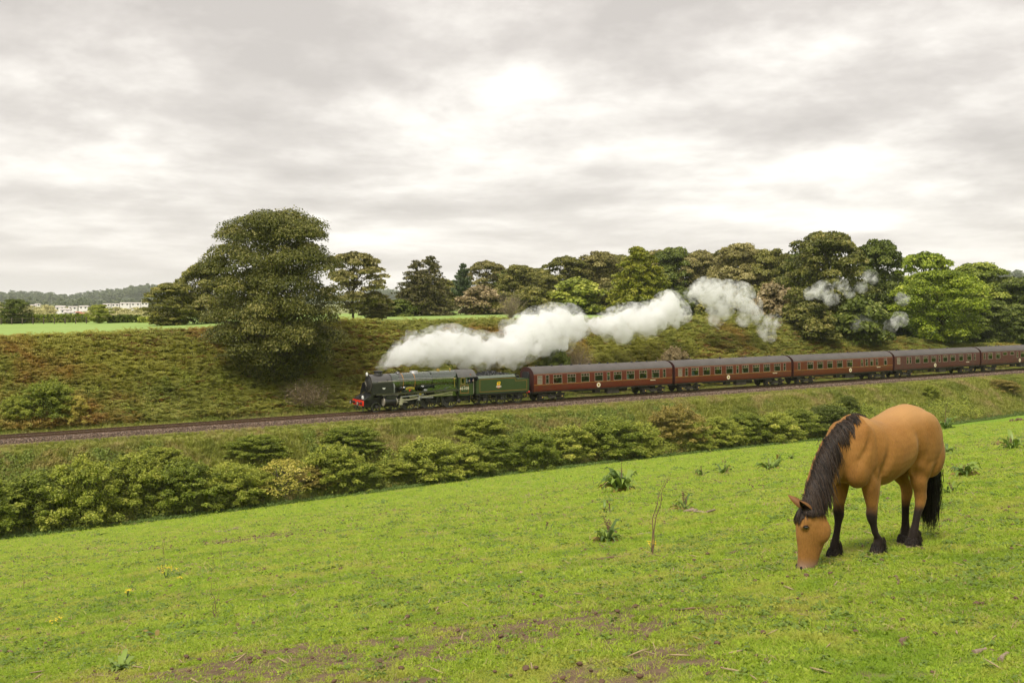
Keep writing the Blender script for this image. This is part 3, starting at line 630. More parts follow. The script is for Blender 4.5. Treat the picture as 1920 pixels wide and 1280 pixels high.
# ------------------------------------------------------------------ undergrowth
def frond_mesh(name, mat, seed, nf=7, ln=.95, rise=.75):
    r = np.random.default_rng(seed); V = []; Fc = []; T = []
    for k in range(nf):
        a = 6.283*k/nf+r.normal()*.4; L_ = ln*r.uniform(.7, 1.15); up = rise*r.uniform(.7, 1.3); d = np.array([math.cos(a), math.sin(a), 0]); s = np.array([-d[1], d[0], 0]); ft = r.normal()*.12
        pr = lambda t: d*L_*(.15+.85*t)*t**.8+np.array([0, 0, up*(1.5*t-1.0*t*t)])
        for t in np.linspace(.25, .96, 7):
            p = pr(t); q = pr(min(1, t+.09)); w = .30*L_*(1.08-t)**.8
            for sg in (-1, 1):
                tip = p+s*sg*w+d*.07+np.array([0, 0, -.05-.08*r.random()]); o = len(V)
                V += [p, q, tip]; Fc.append((o, o+1, o+2) if sg > 0 else (o+1, o, o+2)); T += [np.clip(.5+ft+.1*r.normal(), 0, 1)]*3
    me = rawmesh(name, np.array(V), np.array(Fc), [mat]); fattr(me, 'tint', T); return me
def blades_mesh(name, mat, seed, n, h, spread, w, lean=.5, clump=True, bend=.5, cols=(.5, .18)):
    r = np.random.default_rng(seed); V = []; F4 = []; F3 = []; T = []
    for k in range(n):
        a = r.uniform(0, 6.283); rr = spread*math.sqrt(r.random()); p = np.array([rr*math.cos(a), rr*math.sin(a), -.01]); b = r.uniform(0, 6.283)
        d = np.array([math.cos(b), math.sin(b), 0])*lean*r.uniform(.2, 1.2); s = np.array([-math.sin(b), math.cos(b), 0])*w*r.uniform(.7, 1.3)*.5; H_ = h*r.uniform(.5, 1.15)
        m = p+np.array([d[0]*H_*.4, d[1]*H_*.4, H_*.6]); e = p+np.array([d[0]*H_*(.8+bend), d[1]*H_*(.8+bend), H_*(1-.25*bend)]); o = len(V)
        V += [p-s, p+s, m+s*.8, m-s*.8, e]; F4.append((o, o+1, o+2, o+3)); F3.append((o+3, o+2, o+4)); T += [np.clip(r.normal(*cols), 0, 1)]*5
    me = rawmesh(name, np.array(V), [np.array(F4), np.array(F3)], [mat]); fattr(me, 'tint', T); return me
def leafy_mesh(name, mat, seed, n, rad, h, size, flat=.8):
    r = np.random.default_rng(seed); d = unit(r.normal(size=(n, 3))); d[:, 2] = np.abs(d[:, 2]); P = d*np.array([rad, rad, h])*r.uniform(.5, 1, (n, 1))
    return leaf_mesh(name, P, unit(d+np.array([0, 0, .5])+r.normal(size=(n, 3))*.6), size, np.clip(r.normal(.5, .18, n), 0, 1), [mat], .7)
def band_points(n, u0, u1, v0, v1, vtop=None):
    U = rng.uniform(u0, u1, n); t = rng.random(n); V = v0+t*((vcf(U) if vtop else v1)+(v1 if vtop else 0)-v0) if vtop else v0+t*(v1-v0)
    X, Y = xy(U, V); return X, Y, U, V
def inview(X, Y, m=.06): return (Y > 2) & (np.abs(X/np.maximum(Y, .1)) < .501+m)
def put(name, X, Y, scl, coll, nvar, label, cat, dz=-.03, tilt=.15, pick=None):
    Z = terr(X, Y)+dz; n = len(X)
    rot = np.stack([rng.normal(0, tilt, n), rng.normal(0, tilt, n), rng.uniform(0, 6.283, n)], -1)
    return scatter(name, np.stack([X, Y, Z], -1), rot, scl, coll, label, cat, nvar=nvar, pick=pick)
# bracken on the cutting
RUST = [((.13, .18, .03), 80, .10, .50, .66), ((.42, .40, .07), 37, .05, .46, .62), ((.46, .235, .065), 0, .14, .53, .70)]
M_brk = leafmat('bracken', [(.1, (.15, .165, .03)), (.45, (.30, .32, .056)), (.75, (.43, .42, .09)), (.95, (.54, .45, .13))], .4, patch=RUST, pscale=.16, rnd=.4, pr=(.56, .80))
M_brk2 = leafmat('bracken_rust', [(.1, (.14, .06, .015)), (.5, (.28, .13, .035)), (.95, (.36, .23, .08))], .3, rnd=.4)
brk = source_collection('bracken_source', [frond_mesh('bracken_%d' % i, M_brk, 30+i) for i in range(4)]+[frond_mesh('bracken_dead', M_brk2, 50, rise=.45)])
X, Y, U, V = band_points(30000, -64, 108, 4.6, .8, True)
k = inview(X, Y) & (rng.random(len(X)) < .35+.9*fbm(U*.3, V*.3, 3, 2)); X, Y, U, V = X[k], Y[k], U[k], V[k]
pk = np.where(rng.random(len(X)) < .05+.25*(fbm(U*.12, V*.12, 3, 14) > .58), 4, rng.integers(0, 4, len(X)))
put('bracken', X, Y, rng.uniform(.55, 1.2, len(X))*(.6+.9*fbm(U*.22, V*.22, 3, 8)), brk, 5, 'green and rust bracken covering the cutting bank behind the train', 'bracken', pick=pk)
# rough grass, brambles and weeds on the embankment below the line
M_rough = leafmat('rough_grass', [(.1, (.19, .22, .032)), (.45, (.35, .38, .062)), (.75, (.47, .46, .11)), (.95, (.56, .50, .18))], .3, patch=[((.24, .28, .05), 5), ((.52, .42, .18), 60)], pscale=.22, rnd=.35)
M_bram = leafmat('bramble_leaves', [(.1, (.10, .14, .022)), (.5, (.22, .29, .045)), (.95, (.38, .42, .10))], .3, patch=[((.38, .30, .09), 20)], pscale=.3, rnd=.3)
rg = source_collection('rough_grass_source', [blades_mesh('rough_tuft_%d' % i, M_rough, 70+i, 34, .62, .26, .035, .7) for i in range(3)]+[leafy_mesh('bramble_%d' % i, M_bram, 80+i, 46, .55, .5, .17) for i in range(2)])
X, Y, U, V = band_points(38000, -60, 106, HEDGE_V+.4, -1.9); k = inview(X, Y) & (V < -1.75-.75*fbm(U*.35, U*0, 3, 6)); X, Y, U, V = X[k], Y[k], U[k], V[k]
bw = (fbm(U*.16, V*.16, 3, 31) > .47+.12*sst(20, 60, U)) & (V < -4.4); pk = np.where(bw & (rng.random(len(X)) < .6), rng.integers(3, 5, len(X)), rng.integers(0, 3, len(X)))
put('embankment_undergrowth', X, Y, rng.uniform(.5, 1.1, len(X))*np.where(V > -2.9, .32, np.where(V > -4.3, .5, 1)), rg, 5, 'rough yellow-green grass and brambles on the embankment below the track', 'undergrowth', pick=pk)
X, Y, U, V = band_points(9000, -62, 106, 3.0, 5.0); k = inview(X, Y); X, Y, U, V = X[k], Y[k], U[k], V[k]
put('lineside_grass', X, Y, rng.uniform(.35, .8, len(X)), rg, 5, 'strip of grass and weeds along the far side of the track', 'grass', pick=np.where(rng.random(len(X)) < .25, 3, rng.integers(0, 3, len(X))))
M_scr = lm('hawthorn'); M_scd = lm('hawthorn_dark')
scs = source_collection('scrub_source', [leafy_mesh('scrub_%d' % i, M_scr if i < 2 else M_scd, 95+i, 420, .85, 1.25, .14) for i in range(3)])
X, Y, U, V = band_points(1500, -60, 66, HEDGE_V+.9, -8.2); k = inview(X, Y) & (rng.random(len(X)) < 1.1-.25*(V+11.5)); X, Y = X[k], Y[k]
put('hedge_scrub', X, Y, rng.uniform(.6, 1.25, len(X)), scs, 3, 'tangled olive scrub filling the hedge between the bushes', 'scrub', dz=-.1)
X, Y, U, V = band_points(420, -62, 104, 5.5, -1.0, True); k = inview(X, Y) & (fbm(U*.13, V*.2, 3, 44) > .50); X, Y = X[k], Y[k]
put('bank_scrub', X, Y, rng.uniform(.35, .9, len(X)), scs, 3, 'low green scrub growing through the bracken on the cutting bank', 'scrub', dz=-.1)
# nettles along the foot of the hedge
M_net = lm('nettle')
nt_ = source_collection('nettle_source', [leafy_mesh('nettle_%d' % i, M_net, 90+i, 40, .34, .46, .15) for i in range(3)])
X, Y, U, V = band_points(13000, -60, 75, HEDGE_V-2.8, HEDGE_V+1.2); k = inview(X, Y) & (V > HEDGE_V+.4-3.4*fbm(U*.28, U*0, 3, 4)**1.3-.5*rng.random(len(X))); X, Y = X[k], Y[k]
put('nettles', X, Y, rng.uniform(.5, 1.1, len(X))*.85, nt_, 3, 'dark green nettles along the foot of the hedge', 'nettles')
# short grazed grass in the pasture, denser close to the camera
M_gr = leafmat('grazed_grass', [(.1, (.18, .25, .02)), (.35, (.33, .46, .032)), (.65, (.45, .585, .05)), (.85, (.58, .62, .11)), (.98, (.55, .45, .19))], .5, patch=[((.25, .38, .028), 3), ((.50, .51, .09), 90)], pscale=1.1, rnd=.25, rough=.5)
grs = source_collection('grass_source', [blades_mesh('grass_tuft_%d' % i, M_gr, 100+i, 26, .036, .075, .006, 1.3) for i in range(4)]+[leafy_mesh('clover_%d' % i, M_gr, 110+i, 14, .06, .035, .03) for i in range(2)]+[blades_mesh('dead_tuft', leafmat('dead_grass', [(.1, (.30, .22, .09)), (.9, (.52, .42, .2))], .3, rnd=.3), 120, 16, .045, .08, .006, 1.4), leafy_mesh('dark_weed', leafmat('dark_weed', [(.1, (.13, .20, .03)), (.9, (.24, .34, .06))], .3, rnd=.3), 121, 20, .08, .05, .04)])
def grass_points(n, y0, y1):
    Y = np.sqrt(rng.uniform(y0*y0, y1*y1, n)); X = Y*rng.uniform(-.58, .58, n); return X, Y
PX = []; PY = []; PS = []
for y0, y1, n, s in ((3.6, 6.5, 30000, .75), (6.5, 9.5, 76000, .8), (9.5, 15, 76000, 1.05), (15, 26, 60000, 1.7), (26, 48, 46000, 2.6), (48, 110, 40000, 4.2)):
    X, Y = grass_points(n, y0, y1); u_, v_ = uv(X, Y); keep = (v_ < HEDGE_V-.3) & (rng.random(n) > soil_at(X, Y)*(.92 if y1 < 50 else .5)); PX.append(X[keep]); PY.append(Y[keep]); PS.append(rng.uniform(.55, 1.25, keep.sum())*s*(.65+.7*fbm(X[keep]*1.3, Y[keep]*1.3, 3, 33)))
X, Y, S = np.concatenate(PX), np.concatenate(PY), np.concatenate(PS)
S3 = np.stack([S, S, np.minimum(S, 1.0+.25*(S-1))], -1)
put('grass', X, Y, S3, grs, 8, 'short bright green grazed grass of the pasture', 'grass', dz=-.004, pick=np.where(rng.random(len(X)) < .16, rng.integers(4, 6, len(X)), np.where(rng.random(len(X)) < .03+.10*(fbm(X*.9, Y*.9, 3, 91) > .56), 6, np.where(rng.random(len(X)) < .02+.06*(fbm(X*.7, Y*.7, 3, 95) > .6), 7, rng.integers(0, 4, len(X))))))
# crumbs of earth, droppings and dead stalks lying in the grass
M_crumb = paint('earth_crumb', (.13, .075, .045), .95, var=.5, scale=9)
M_straw = paint('dead_straw', (.34, .26, .14), .9, var=.3, scale=9)
def crumb(name, seed, mat, s=(1, 1, .6)):
    r = np.random.default_rng(seed); b = MB(); b.ball((0, 0, 0), 1, 1, 1, 7, 5); V = np.array(b.v)*s*(1+.35*(r.random((len(b.v), 1))-.5)); b.v = [tuple(q) for q in V]; return b.mesh(name, mat, 60)
cr_ = source_collection('crumb_source', [crumb('crumb_%d' % i, i, M_crumb) for i in range(3)]+[crumb('straw_%d' % i, i+9, M_straw, (3.2, .3, .25)) for i in range(2)])
X, Y = grass_points(15000, 4.5, 45); u_, v_ = uv(X, Y); k = (v_ < HEDGE_V-1) & (rng.random(len(X)) < .15+.85*fbm(X*.8, Y*.8, 3, 71)**2*2); X, Y = X[k], Y[k]
put('earth_crumbs', X, Y, rng.uniform(.008, .026, len(X))*(.7+Y*.035), cr_, 5, 'crumbs of earth and dead straw strewn in the grass', 'litter', dz=.022, tilt=.2)
# ------------------------------------------------------------------ the railway line
M_bal = paint('ballast_stone', (.36, .25, .185), .9, var=.45, scale=1.2, bump=.3)
M_rail = paint('rail_steel', (.13, .075, .045), .6, .3, .3, 6)
M_shine = paint('polished_rail_head', (.55, .53, .5), .25, .9, .1)
M_slp = paint('sleeper_timber', (.085, .06, .042), .9, var=.4, scale=4, bump=.5)
tk = empty('railway_track', Wp(0, 0, 0), R(32)); tk['kind'] = 'structure'
U0, U1 = -100, 150
b = MB(); b.prism([(-2.45, -.62), (-1.75, -.22), (1.75, -.22), (2.45, -.62)], 'x', U0, U1); b.build('ballast_bed', groundmat('ballast', [(.25, (.05, .034, .025)), (.5, (.13, .09, .066)), (.8, (.22, .16, .12))], 2, fine=16, bump=.8), tk, None)
for y in (-.7525, .7525):
    w = lambda q: [(y-q*s, z) for s, z in ()]
    pr = [(-.07, -.16), (.07, -.16), (.07, -.14), (.012, -.12), (.012, -.045), (.036, -.03), (.036, -.004), (.03, 0), (-.03, 0), (-.036, -.004), (-.036, -.03), (-.012, -.045), (-.012, -.12), (-.07, -.14)]
    r_ = MB().prism([(y+p, q) for p, q in pr], 'x', U0, U1).build('rail', M_rail, tk, 30)
    MB().box(U0, U1, y-.026, y+.026, .0005, .003).build('rail_head', M_shine, r_, None)
ms_ = MB().bbox(-.125, .125, -1.3, 1.3, -.33, -.185, .012).mesh('sleeper', M_slp, 30)
ch = MB(); 
for y in (-.7525, .7525): ch.bbox(-.09, .09, y-.19, y+.19, -.19, -.15, .01); ch.box(-.07, .07, y-.14, y-.075, -.16, -.06); ch.box(-.07, .07, y+.075, y+.14, -.16, -.06)
mc_ = ch.mesh('rail_chair', M_rail, 30)
for i in range(int((106+58)/.76)):
    s_ = link('sleeper', ms_, tk, (-58+.76*i, 0, 0)); link('rail_chair', mc_, s_)
st = source_collection('ballast_source', [crumb('ballast_stone_%d' % i, 20+i, paint('ballast_stone_%d' % i, c, .9, var=.3, scale=2), (1, .8, .7)) for i, c in enumerate(((.19, .125, .085), (.12, .08, .056), (.28, .20, .15), (.08, .055, .042)))])
n = 26000; U = rng.uniform(-58, 106, n); V = np.where(rng.random(n) < .72, rng.uniform(-2.05, -1.3, n), rng.uniform(-1.3, 2.4, n)); X, Y = xy(U, V); k = inview(X, Y); X, Y, U, V = X[k], Y[k], U[k], V[k]
Zb = np.where(V < -1.75, -.22-(-1.75-V)*.571, np.where(V > 1.75, -.22-(V-1.75)*.571, -.215)); n = len(X)
scatter('ballast_stones', np.stack([X, Y, np.maximum(Zb, -.53)+.01], -1), rng.uniform(0, 6, (n, 3)), rng.uniform(.035, .095, n), st, 'pinkish ballast stones along the shoulder of the track', 'ballast', nvar=4)
# ------------------------------------------------------------------ steam engine and tender
BLK = paint('black_paint', (.014, .014, .015), .38, var=.3, dirt=(.06, .05, .04)); SOOT = paint('sooty_iron', (.022, .021, .02), .6, var=.35, dirt=(.08, .07, .06), bump=.1)
GRN = paint('engine_green', (.014, .027, .010), .25, var=.12, coat=1.0, cior=2.1); TGRN = paint('tender_green', (.036, .060, .017), .38, var=.12, dirt=(.05, .05, .025), dirt_amt=.2)
SMK = paint('smokebox_grey', (.055, .050, .046), .42, .2, var=.2, coat=.7, cior=1.9); STL = paint('bright_steel', (.52, .47, .38), .35, .45, .15); BRS = paint('brass', (.62, .42, .12), .3, .8, .1)
RED = paint('red_beam', (.72, .035, .012), .45, var=.1); GREY = paint('grey_pipe', (.34, .34, .34), .45, .3, .15); LIN = paint('orange_lining', (.36, .16, .035), .6, var=.1)
CRM = paint('cream_lettering', (.82, .76, .58), .6, var=.05); WHT = paint('white_lamp', (.82, .82, .80), .4, var=.05); COAL = paint('coal', (.016, .016, .018), .35, var=.5, scale=14, bump=.8, bscale=30)
ROOFG = paint('cab_roof_grey', (.10, .095, .09), .6, var=.2); YEL = paint('yellow_mark', (.75, .50, .02), .5, var=.05); DARKIN = paint('cab_inside', (.03, .028, .024), .8); OLV = paint('worn_olive_green', (.045, .045, .024), .5, var=.3)
def glassmat(name, tint=(.75, .82, .78), refl=1.0):
    m, N, L = nodes(name); lw = N.new('ShaderNodeLayerWeight'); lw.inputs['Blend'].default_value = .5; pw = N_(N, 'ShaderNodeMath', operation='POWER'); L.new(lw.outputs['Facing'], pw.inputs[0]); pw.inputs[1].default_value = 4.0; fr = N_(N, 'ShaderNodeMath', operation='MULTIPLY_ADD'); L.new(pw.outputs[0], fr.inputs[0]); fr.inputs[1].default_value = .8; fr.inputs[2].default_value = .045
    t = N.new('ShaderNodeBsdfTransparent'); t.inputs[0].default_value = (*tint, 1); g = N.new('ShaderNodeBsdfGlossy'); g.inputs['Roughness'].default_value = .03
    ms = N.new('ShaderNodeMixShader'); L.new(fr.outputs[0], ms.inputs[0]); L.new(t.outputs[0], ms.inputs[1]); L.new(g.outputs[0], ms.inputs[2])
    o = N.new('ShaderNodeOutputMaterial'); L.new(ms.outputs[0], o.inputs[0]); return m
GLS = glassmat('window_glass', (.52, .62, .55))
def text_mesh(body, size, mat, name='lettering'):
    c = bpy.data.curves.new('t', 'FONT'); c.body = body; c.size = size; c.extrude = .004; c.align_x = 'CENTER'; c.align_y = 'CENTER'; c.resolution_u = 3
    o = bpy.data.objects.new('t', c); COL.objects.link(o); dg = bpy.context.evaluated_depsgraph_get()
    me = bpy.data.meshes.new_from_object(o.evaluated_get(dg)); bpy.data.objects.remove(o); me.name = name; me.materials.clear(); me.materials.append(mat); return me
def frame_line(b, x0, x1, z0, z1, y, w=.035, t=.006):     # a thin painted line round a panel on the near side
    for a in ((x0, x1, z0, z0+w), (x0, x1, z1-w, z1), (x0, x0+w, z0+w, z1-w), (x1-w, x1, z0+w, z1-w)): b.box(a[0], a[1], y-t, y, a[2], a[3])
WH = {}
def wheel_meshes(r, ns, mt):
    k = (r, ns)
    if k not in WH:
        ty = MB().lathe([(r-.09, -.065), (r, -.065), (r, .045), (r+.03, .06), (r+.03, .075), (r-.09, .075), (r-.09, -.065)], (0, 0, 0), 'y', 36, False)
        sp = MB().lathe([(.05, -.11), (r*.19, -.10), (r*.19, .07), (.05, .08)], (0, 0, 0), 'y', 16)
        for i in range(ns):
            a = 2*math.pi*i/ns; c, s = math.cos(a), math.sin(a); sp.tube([(c*r*.15, 0, s*r*.15), (c*(r-.06), 0, s*(r-.06))], [.055 if r > .7 else .035, .035], 5)
        if r > .9: sp.prism([((r-.1)*math.cos(t), (r-.1)*math.sin(t)) for t in np.linspace(3.6, 4.9, 8)]+[((r-.38)*math.cos(t), (r-.38)*math.sin(t)) for t in np.linspace(4.75, 3.75, 6)], 'y', -.05, .03)
        WH[k] = (ty.mesh('tyre', mt[0], 40), sp.mesh('spokes', mt[1], 40))
    return WH[k]
def put_wheel(parent, x, y, r, ns, name='wheel', mt=None, turn=0.0):
    ty, sp = wheel_meshes(r, ns, mt or (TYR, SOOT)); w = link(name, ty, parent, (x, y, r)); w.rotation_euler = (0, turn, 0 if y < 0 else math.pi); link('spokes', sp, w); return w
TYR = paint('wheel_tyre', (.10, .095, .09), .4, .6, .2)
en = empty('steam_locomotive', Wp(-20.2, 0, 0), R(32)); tag(en, 'dark green steam engine with red buffer beam leading the train', 'locomotive')
Y0 = -1.0
# frames and front
b = MB(); [b.box(.6, 12.9, s*.56-.02, s*.56+.02, .55, 1.42) for s in (-1, 1)]; b.box(.6, 12.6, -.54, .54, 1.0, 1.3); b.build('main_frame', SOOT, en, None)
bb = MB().bbox(.42, .52, -1.28, 1.28, .72, 1.24, .02).build('buffer_beam', RED, en)
for s in (-1, 1):
    bu = MB().lathe([(.0, -.44), (.19, -.435), (.23, -.41), (.23, -.375), (.08, -.36), (.075, -.1), (.13, -.09), (.15, 0)], (.42, s*.87, .98), 'x', 18).build('buffer', BLK, en, 40)
    MB().lathe([(.0, -.452), (.16, -.446), (.17, -.437)], (.42, s*.87, .98), 'x', 18).build('buffer_face', STL, bu, 40)
MB().tube([(.42, 0, .95), (.2, 0, .96), (.1, 0, 1.03), (.16, 0, 1.1)], .035, 6).tube([(.2, 0, .93), (.22, .03, .7), (.2, 0, .5)], .025, 6).build('coupling_hook', SOOT, en)
for s in (-1, 1): MB().tube([(.4, s*.4, .75), (.25, s*.4, .65), (.28, s*.42, .35)], .03, 6).build('brake_hose', BLK, en)
for s in (-1, 1): MB().box(.62, .68, s*.75-.05, s*.75+.05, .12, .8).tube([(.64, s*.75, .4), (.9, s*.75, .75)], .03, 6).build('guard_iron', SOOT, en, None)
# front platform between the deflectors, curved drop at the side
MB().prism([(.5, 1.24), (1.3, 1.34), (1.75, 1.78), (1.75, 1.84), (1.1, 1.62), (.5, 1.30)], 'y', -1.25, 1.25).build('front_platform', BLK, en, 30)
MB().ball((.9, 0, 1.55), .3, .55, .2, 12, 8).build('inside_cylinder_cover', SOOT, en)
# smokebox, boiler, firebox
cz = 2.82
MB().lathe([(.80, 1.52), (.875, 1.55), (.875, 3.72)], (0, 0, cz), 'x', 40).build('smokebox', SMK, en, 35)
d = MB().lathe([(.02, -.20), (.35, -.16), (.6, -.07), (.70, .02)], (1.52, 0, cz), 'x', 32).build('smokebox_door', SOOT, en, 40)
MB().tube([(1.30, 0, cz), (1.24, 0, cz)], .05, 8).tube([(1.26, 0, cz), (1.26, -.2, cz-.25)], .018, 6).tube([(1.28, 0, cz), (1.28, .22, cz+.2)], .018, 6).build('door_handle', STL, d)
MB().box(1.36, 1.40, -.3, .3, cz+.45, cz+.57).build('number_plate', BLK, en, None)
MB().lathe([(.875, 3.72), (.885, 3.74), (.93, 8.25)], (0, 0, cz), 'x', 44).build('boiler', GRN, en, 35)
fb = []
for x, w, h in ((8.25, .93, .93), (8.4, .96, .95), (11.1, 1.02, .96)):
    ring = []
    for t in np.linspace(0, 2*math.pi, 44, endpoint=False):
        c, s_ = math.cos(t), math.sin(t); e = .62 if s_ > 0 else 1.0
        ring.append((x, w*math.copysign(abs(c)**e, c), cz+h*math.copysign(abs(s_)**e, s_)))
    fb.append(ring)
MB().loft(fb).build('firebox', GRN, en, 40)
MB().box(8.5, 11.1, -.95, .95, 1.2, 2.4).build('firebox_side', GRN, en, None)
for x in (3.74, 5.0, 6.3, 8.25): MB().lathe([(.90+.01*(x-3.7), -.03), (.905+.01*(x-3.7), -.03), (.905+.01*(x-3.7), .03), (.90+.01*(x-3.7), .03)], (x, 0, cz), 'x', 44).build('boiler_band', LIN if 3.8 < x < 8 else BLK, en, 35)
ch_ = MB().lathe([(.50, 0), (.42, .07), (.38, .12), (.38, .26), (.46, .29), (.47, .36), (.43, .38), (.33, .38), (.33, .1)], (2.62, 0, cz+.82), 'z', 28).build('chimney', SOOT, en, 40)
MB().lathe([(.475, 0), (.485, .01), (.485, .06), (.45, .07)], (2.62, 0, cz+1.135), 'z', 28).build('chimney_rim', BLK, ch_, 40)
MB().ball((4.75, 0, cz+.84), .27, .36, .24, 16, 8).lathe([(.915, -.14), (.925, -.14), (.925, .14), (.915, .14)], (4.75, 0, cz), 'x', 36).build('top_feed', SMK, en)
MB().lathe([(.52, -.08), (.46, .05), (.42, .16), (.34, .21), (.02, .22)], (6.6, 0, cz+.86), 'z', 24).build('steam_dome', GREY, en)
for y in (-.18, .18): MB().lathe([(.09, 0), (.09, .12), (.06, .14), (.07, .24), (.02, .26)], (9.4, y, cz+.94), 'z', 12).build('safety_valve', BRS, en)
MB().lathe([(.05, 0), (.04, .2), (.06, .22), (.01, .3)], (10.6, -.4, cz+.9), 'z', 10).build('whistle', BRS, en)
for s in (-1, 1): MB().tube([(2.2, s*.92, 3.02), (3.7, s*.95, 3.02), (8.3, s*.99, 3.03), (11.0, s*1.07, 3.03)], .022, 6).build('handrail', STL, en)
for x, z in ((4.1, 3.45), (9.6, 3.45), (10.9, 3.5)): MB().ball((x, -.55, z), .05, .05, .05, 8, 6).build('washout_plug', BRS, en)
MB().lathe([(.01, -.07), (.09, -.05), (.09, .05), (.01, .06)], (10.75, -1.08, 2.95), 'y', 14).tube([(10.75, -1.04, 2.9), (10.8, -1.06, 2.2), (10.75, -1.06, 1.85)], .03, 6).build('ejector', BRS, en)
MB().tube([(4.3, -.96, 3.15), (10.7, -1.04, 3.12)], .035, 6).build('ejector_pipe', GREY, en)
MB().ball((3.25, -.84, 3.12), .1, .08, .07, 10, 6).build('smokebox_lamp_iron', BLK, en)
# running boards and splashers
for s in (-1, 1):
    ya, yb = sorted((s*.80, s*1.33))
    MB().prism([(1.75, 1.78), (11.2, 1.80), (11.2, 1.86), (1.75, 1.84)], 'y', ya, yb).build('running_board', OLV if s < 0 else BLK, en, None)
    MB().box(1.78, 11.18, s*1.335-.012, s*1.335+.012, 1.70, 1.865).build('footplate_valance', OLV if s < 0 else BLK, en, None)
    for x in (5.6, 7.9, 10.35):
        yc, yd = sorted((s*.70, s*1.16)); rr = 1.13
        pts = [(x+rr*math.sin(t), 1.03+rr*math.cos(t)) for t in np.linspace(-.74, .74, 13)]+[(x+.76, 1.8655), (x-.76, 1.8655)]
        sp = MB().prism(pts, 'y', yc, yd).build('splasher', GRN, en, 30)
        if s < 0 and x < 6:
            MB().prism([(x+(rr+q)*math.sin(t), 1.03+(rr+q)*math.cos(t)) for q, ts in ((.02, np.linspace(-.42, .42, 9)), (.24, np.linspace(.38, -.38, 9))) for t in ts], 'y', -1.19, -1.165).build('name_plate', BRS, sp, 30)
            MB().box(x-.12, x+.12, -1.178, -1.162, 1.95, 2.10).build('crest', RED, sp, None)
    # smoke deflector with rounded lower corner
    pl = [(1.18, 1.62), (1.6, 1.845), (3.72, 1.87), (3.72, 2.78), (3.62, 2.86), (1.62, 2.86), (1.45, 2.78)]
    df = MB().prism(pl, 'y', s*1.29-.012, s*1.29+.012).build('smoke_deflector', BLK, en, None)
    [MB().tube([(xx, s*1.27, 2.6), (xx, s*.87, 2.9)], .02, 6).build('deflector_stay', BLK, df) for xx in (1.7, 3.4)]
    if s < 0: MB().prism([(2.45, 2.42), (2.85, 2.42), (2.76, 2.33), (2.66, 2.27), (2.55, 2.33)], 'y', -1.312, -1.303).build('badge', WHT, df, None)
    MB().tube([(3.88, s*.96, 1.85), (3.88, s*1.0, 2.45), (3.84, s*.86, 2.75)], .13, 12).build('steam_pipe', GREY, en)
    # cylinder, valve chest, slide bars and crosshead
    c = MB().lathe([(.02, 2.72), (.36, 2.74), (.40, 2.78), (.40, 3.95), (.36, 3.99), (.02, 4.0)], (0, s*1.12, 1.02), 'x', 24); c.box(2.85, 3.9, s*1.12-.34, s*1.12+.34, 1.1, 1.69)
    cc = c.build('cylinder', BLK, en, 35)
    MB().tube([(2.55, s*1.16, 1.52), (4.2, s*1.16, 1.52)], .17, 14).build('valve_chest', BLK, cc, 35)
    for x in (2.66, 4.01): MB().lathe([(.36, -.03), (.41, -.03), (.41, .03), (.36, .03)], (x, s*1.12, 1.02), 'x', 24).build('cylinder_cover', STL, cc, 35)
    MB().box(2.45, 4.25, s*1.34-.015, s*1.34+.01, 1.665, 1.695).build('cylinder_edge', STL, cc, None)
    for z in (1.18, .86): MB().box(4.0, 5.3, s*1.12-.05, s*1.12+.05, z-.03, z+.03).build('slide_bar', STL, en, None)
    MB().tube([(3.9, s*1.12, 1.02), (4.75, s*1.12, 1.02)], .045, 8).build('piston_rod', STL, en)
    MB().bbox(4.5, 4.85, s*1.12-.09, s*1.12+.09, .80, 1.24, .02).build('crosshead', STL, en)
    MB().prism([(4.32, .62), (4.72, .62), (4.66, 1.42), (4.52, 1.42)], 'y', s*1.25-.02, s*1.25+.02).build('combination_lever', STL, en, None)
    cp = (10.35, 1.35)    # crank pins are up and back a little
    ang = -.9 if s < 0 else .7; pin = lambda x: (x+.33*math.sin(ang+1.2), 1.03+.33*math.cos(ang+1.2))
    def rod(x0, z0, x1, z1, y, h0, h1, nm, m=STL):
        L_ = math.hypot(x1-x0, z1-z0); nx, nz = -(z1-z0)/L_, (x1-x0)/L_
        q = MB().prism([(x0+nx*h0, z0+nz*h0), (x1+nx*h1, z1+nz*h1), (x1-nx*h1, z1-nz*h1), (x0-nx*h0, z0-nz*h0)], 'y', y-.03, y+.03)
        for xx, zz_, h in ((x0, z0, h0), (x1, z1, h1)): q.lathe([(.02, -.05), (h*1.7, -.05), (h*1.7, .05), (.02, .05)], (xx, y, zz_), 'y', 12)
        return q.build(nm, m, en, 35)
    p1, p2, p3 = pin(5.6), pin(7.9), pin(10.35)
    rod(p1[0], p1[1], p2[0], p2[1], s*1.02, .06, .06, 'coupling_rod'); rod(p2[0], p2[1], p3[0], p3[1], s*1.02, .06, .06, 'coupling_rod')
    rod(4.7, 1.02, p3[0]-.05, p3[1]+.28, s*1.17, .055, .07, 'connecting_rod')
    rod(4.6, 1.42, 7.0, 1.55, s*1.25, .04, .05, 'radius_rod', GREY); rod(6.6, 1.25, p2[0]+.1, p2[1]-.15, s*1.26, .04, .04, 'eccentric_rod', GREY)
    MB().prism([(6.45, 1.0), (6.65, .95), (6.75, 1.35), (6.7, 1.72), (6.5, 1.72), (6.55, 1.35)], 'y', s*1.22-.05, s*1.22+.05).build('expansion_link', GREY, en, 30)
    MB().lathe([(.02, -.06), (.15, -.05), (.15, .05), (.02, .06)], (6.7, s*1.24, 1.62), 'y', 14).build('lubricator', BRS, en)
    for x in (4.9, 5.6, 7.2): MB().bbox(x, x+.32, *sorted((s*1.02, s*1.25)), 1.868, 2.05, .02).build('lubricator_box', BLK if x < 7 else GREY, en)
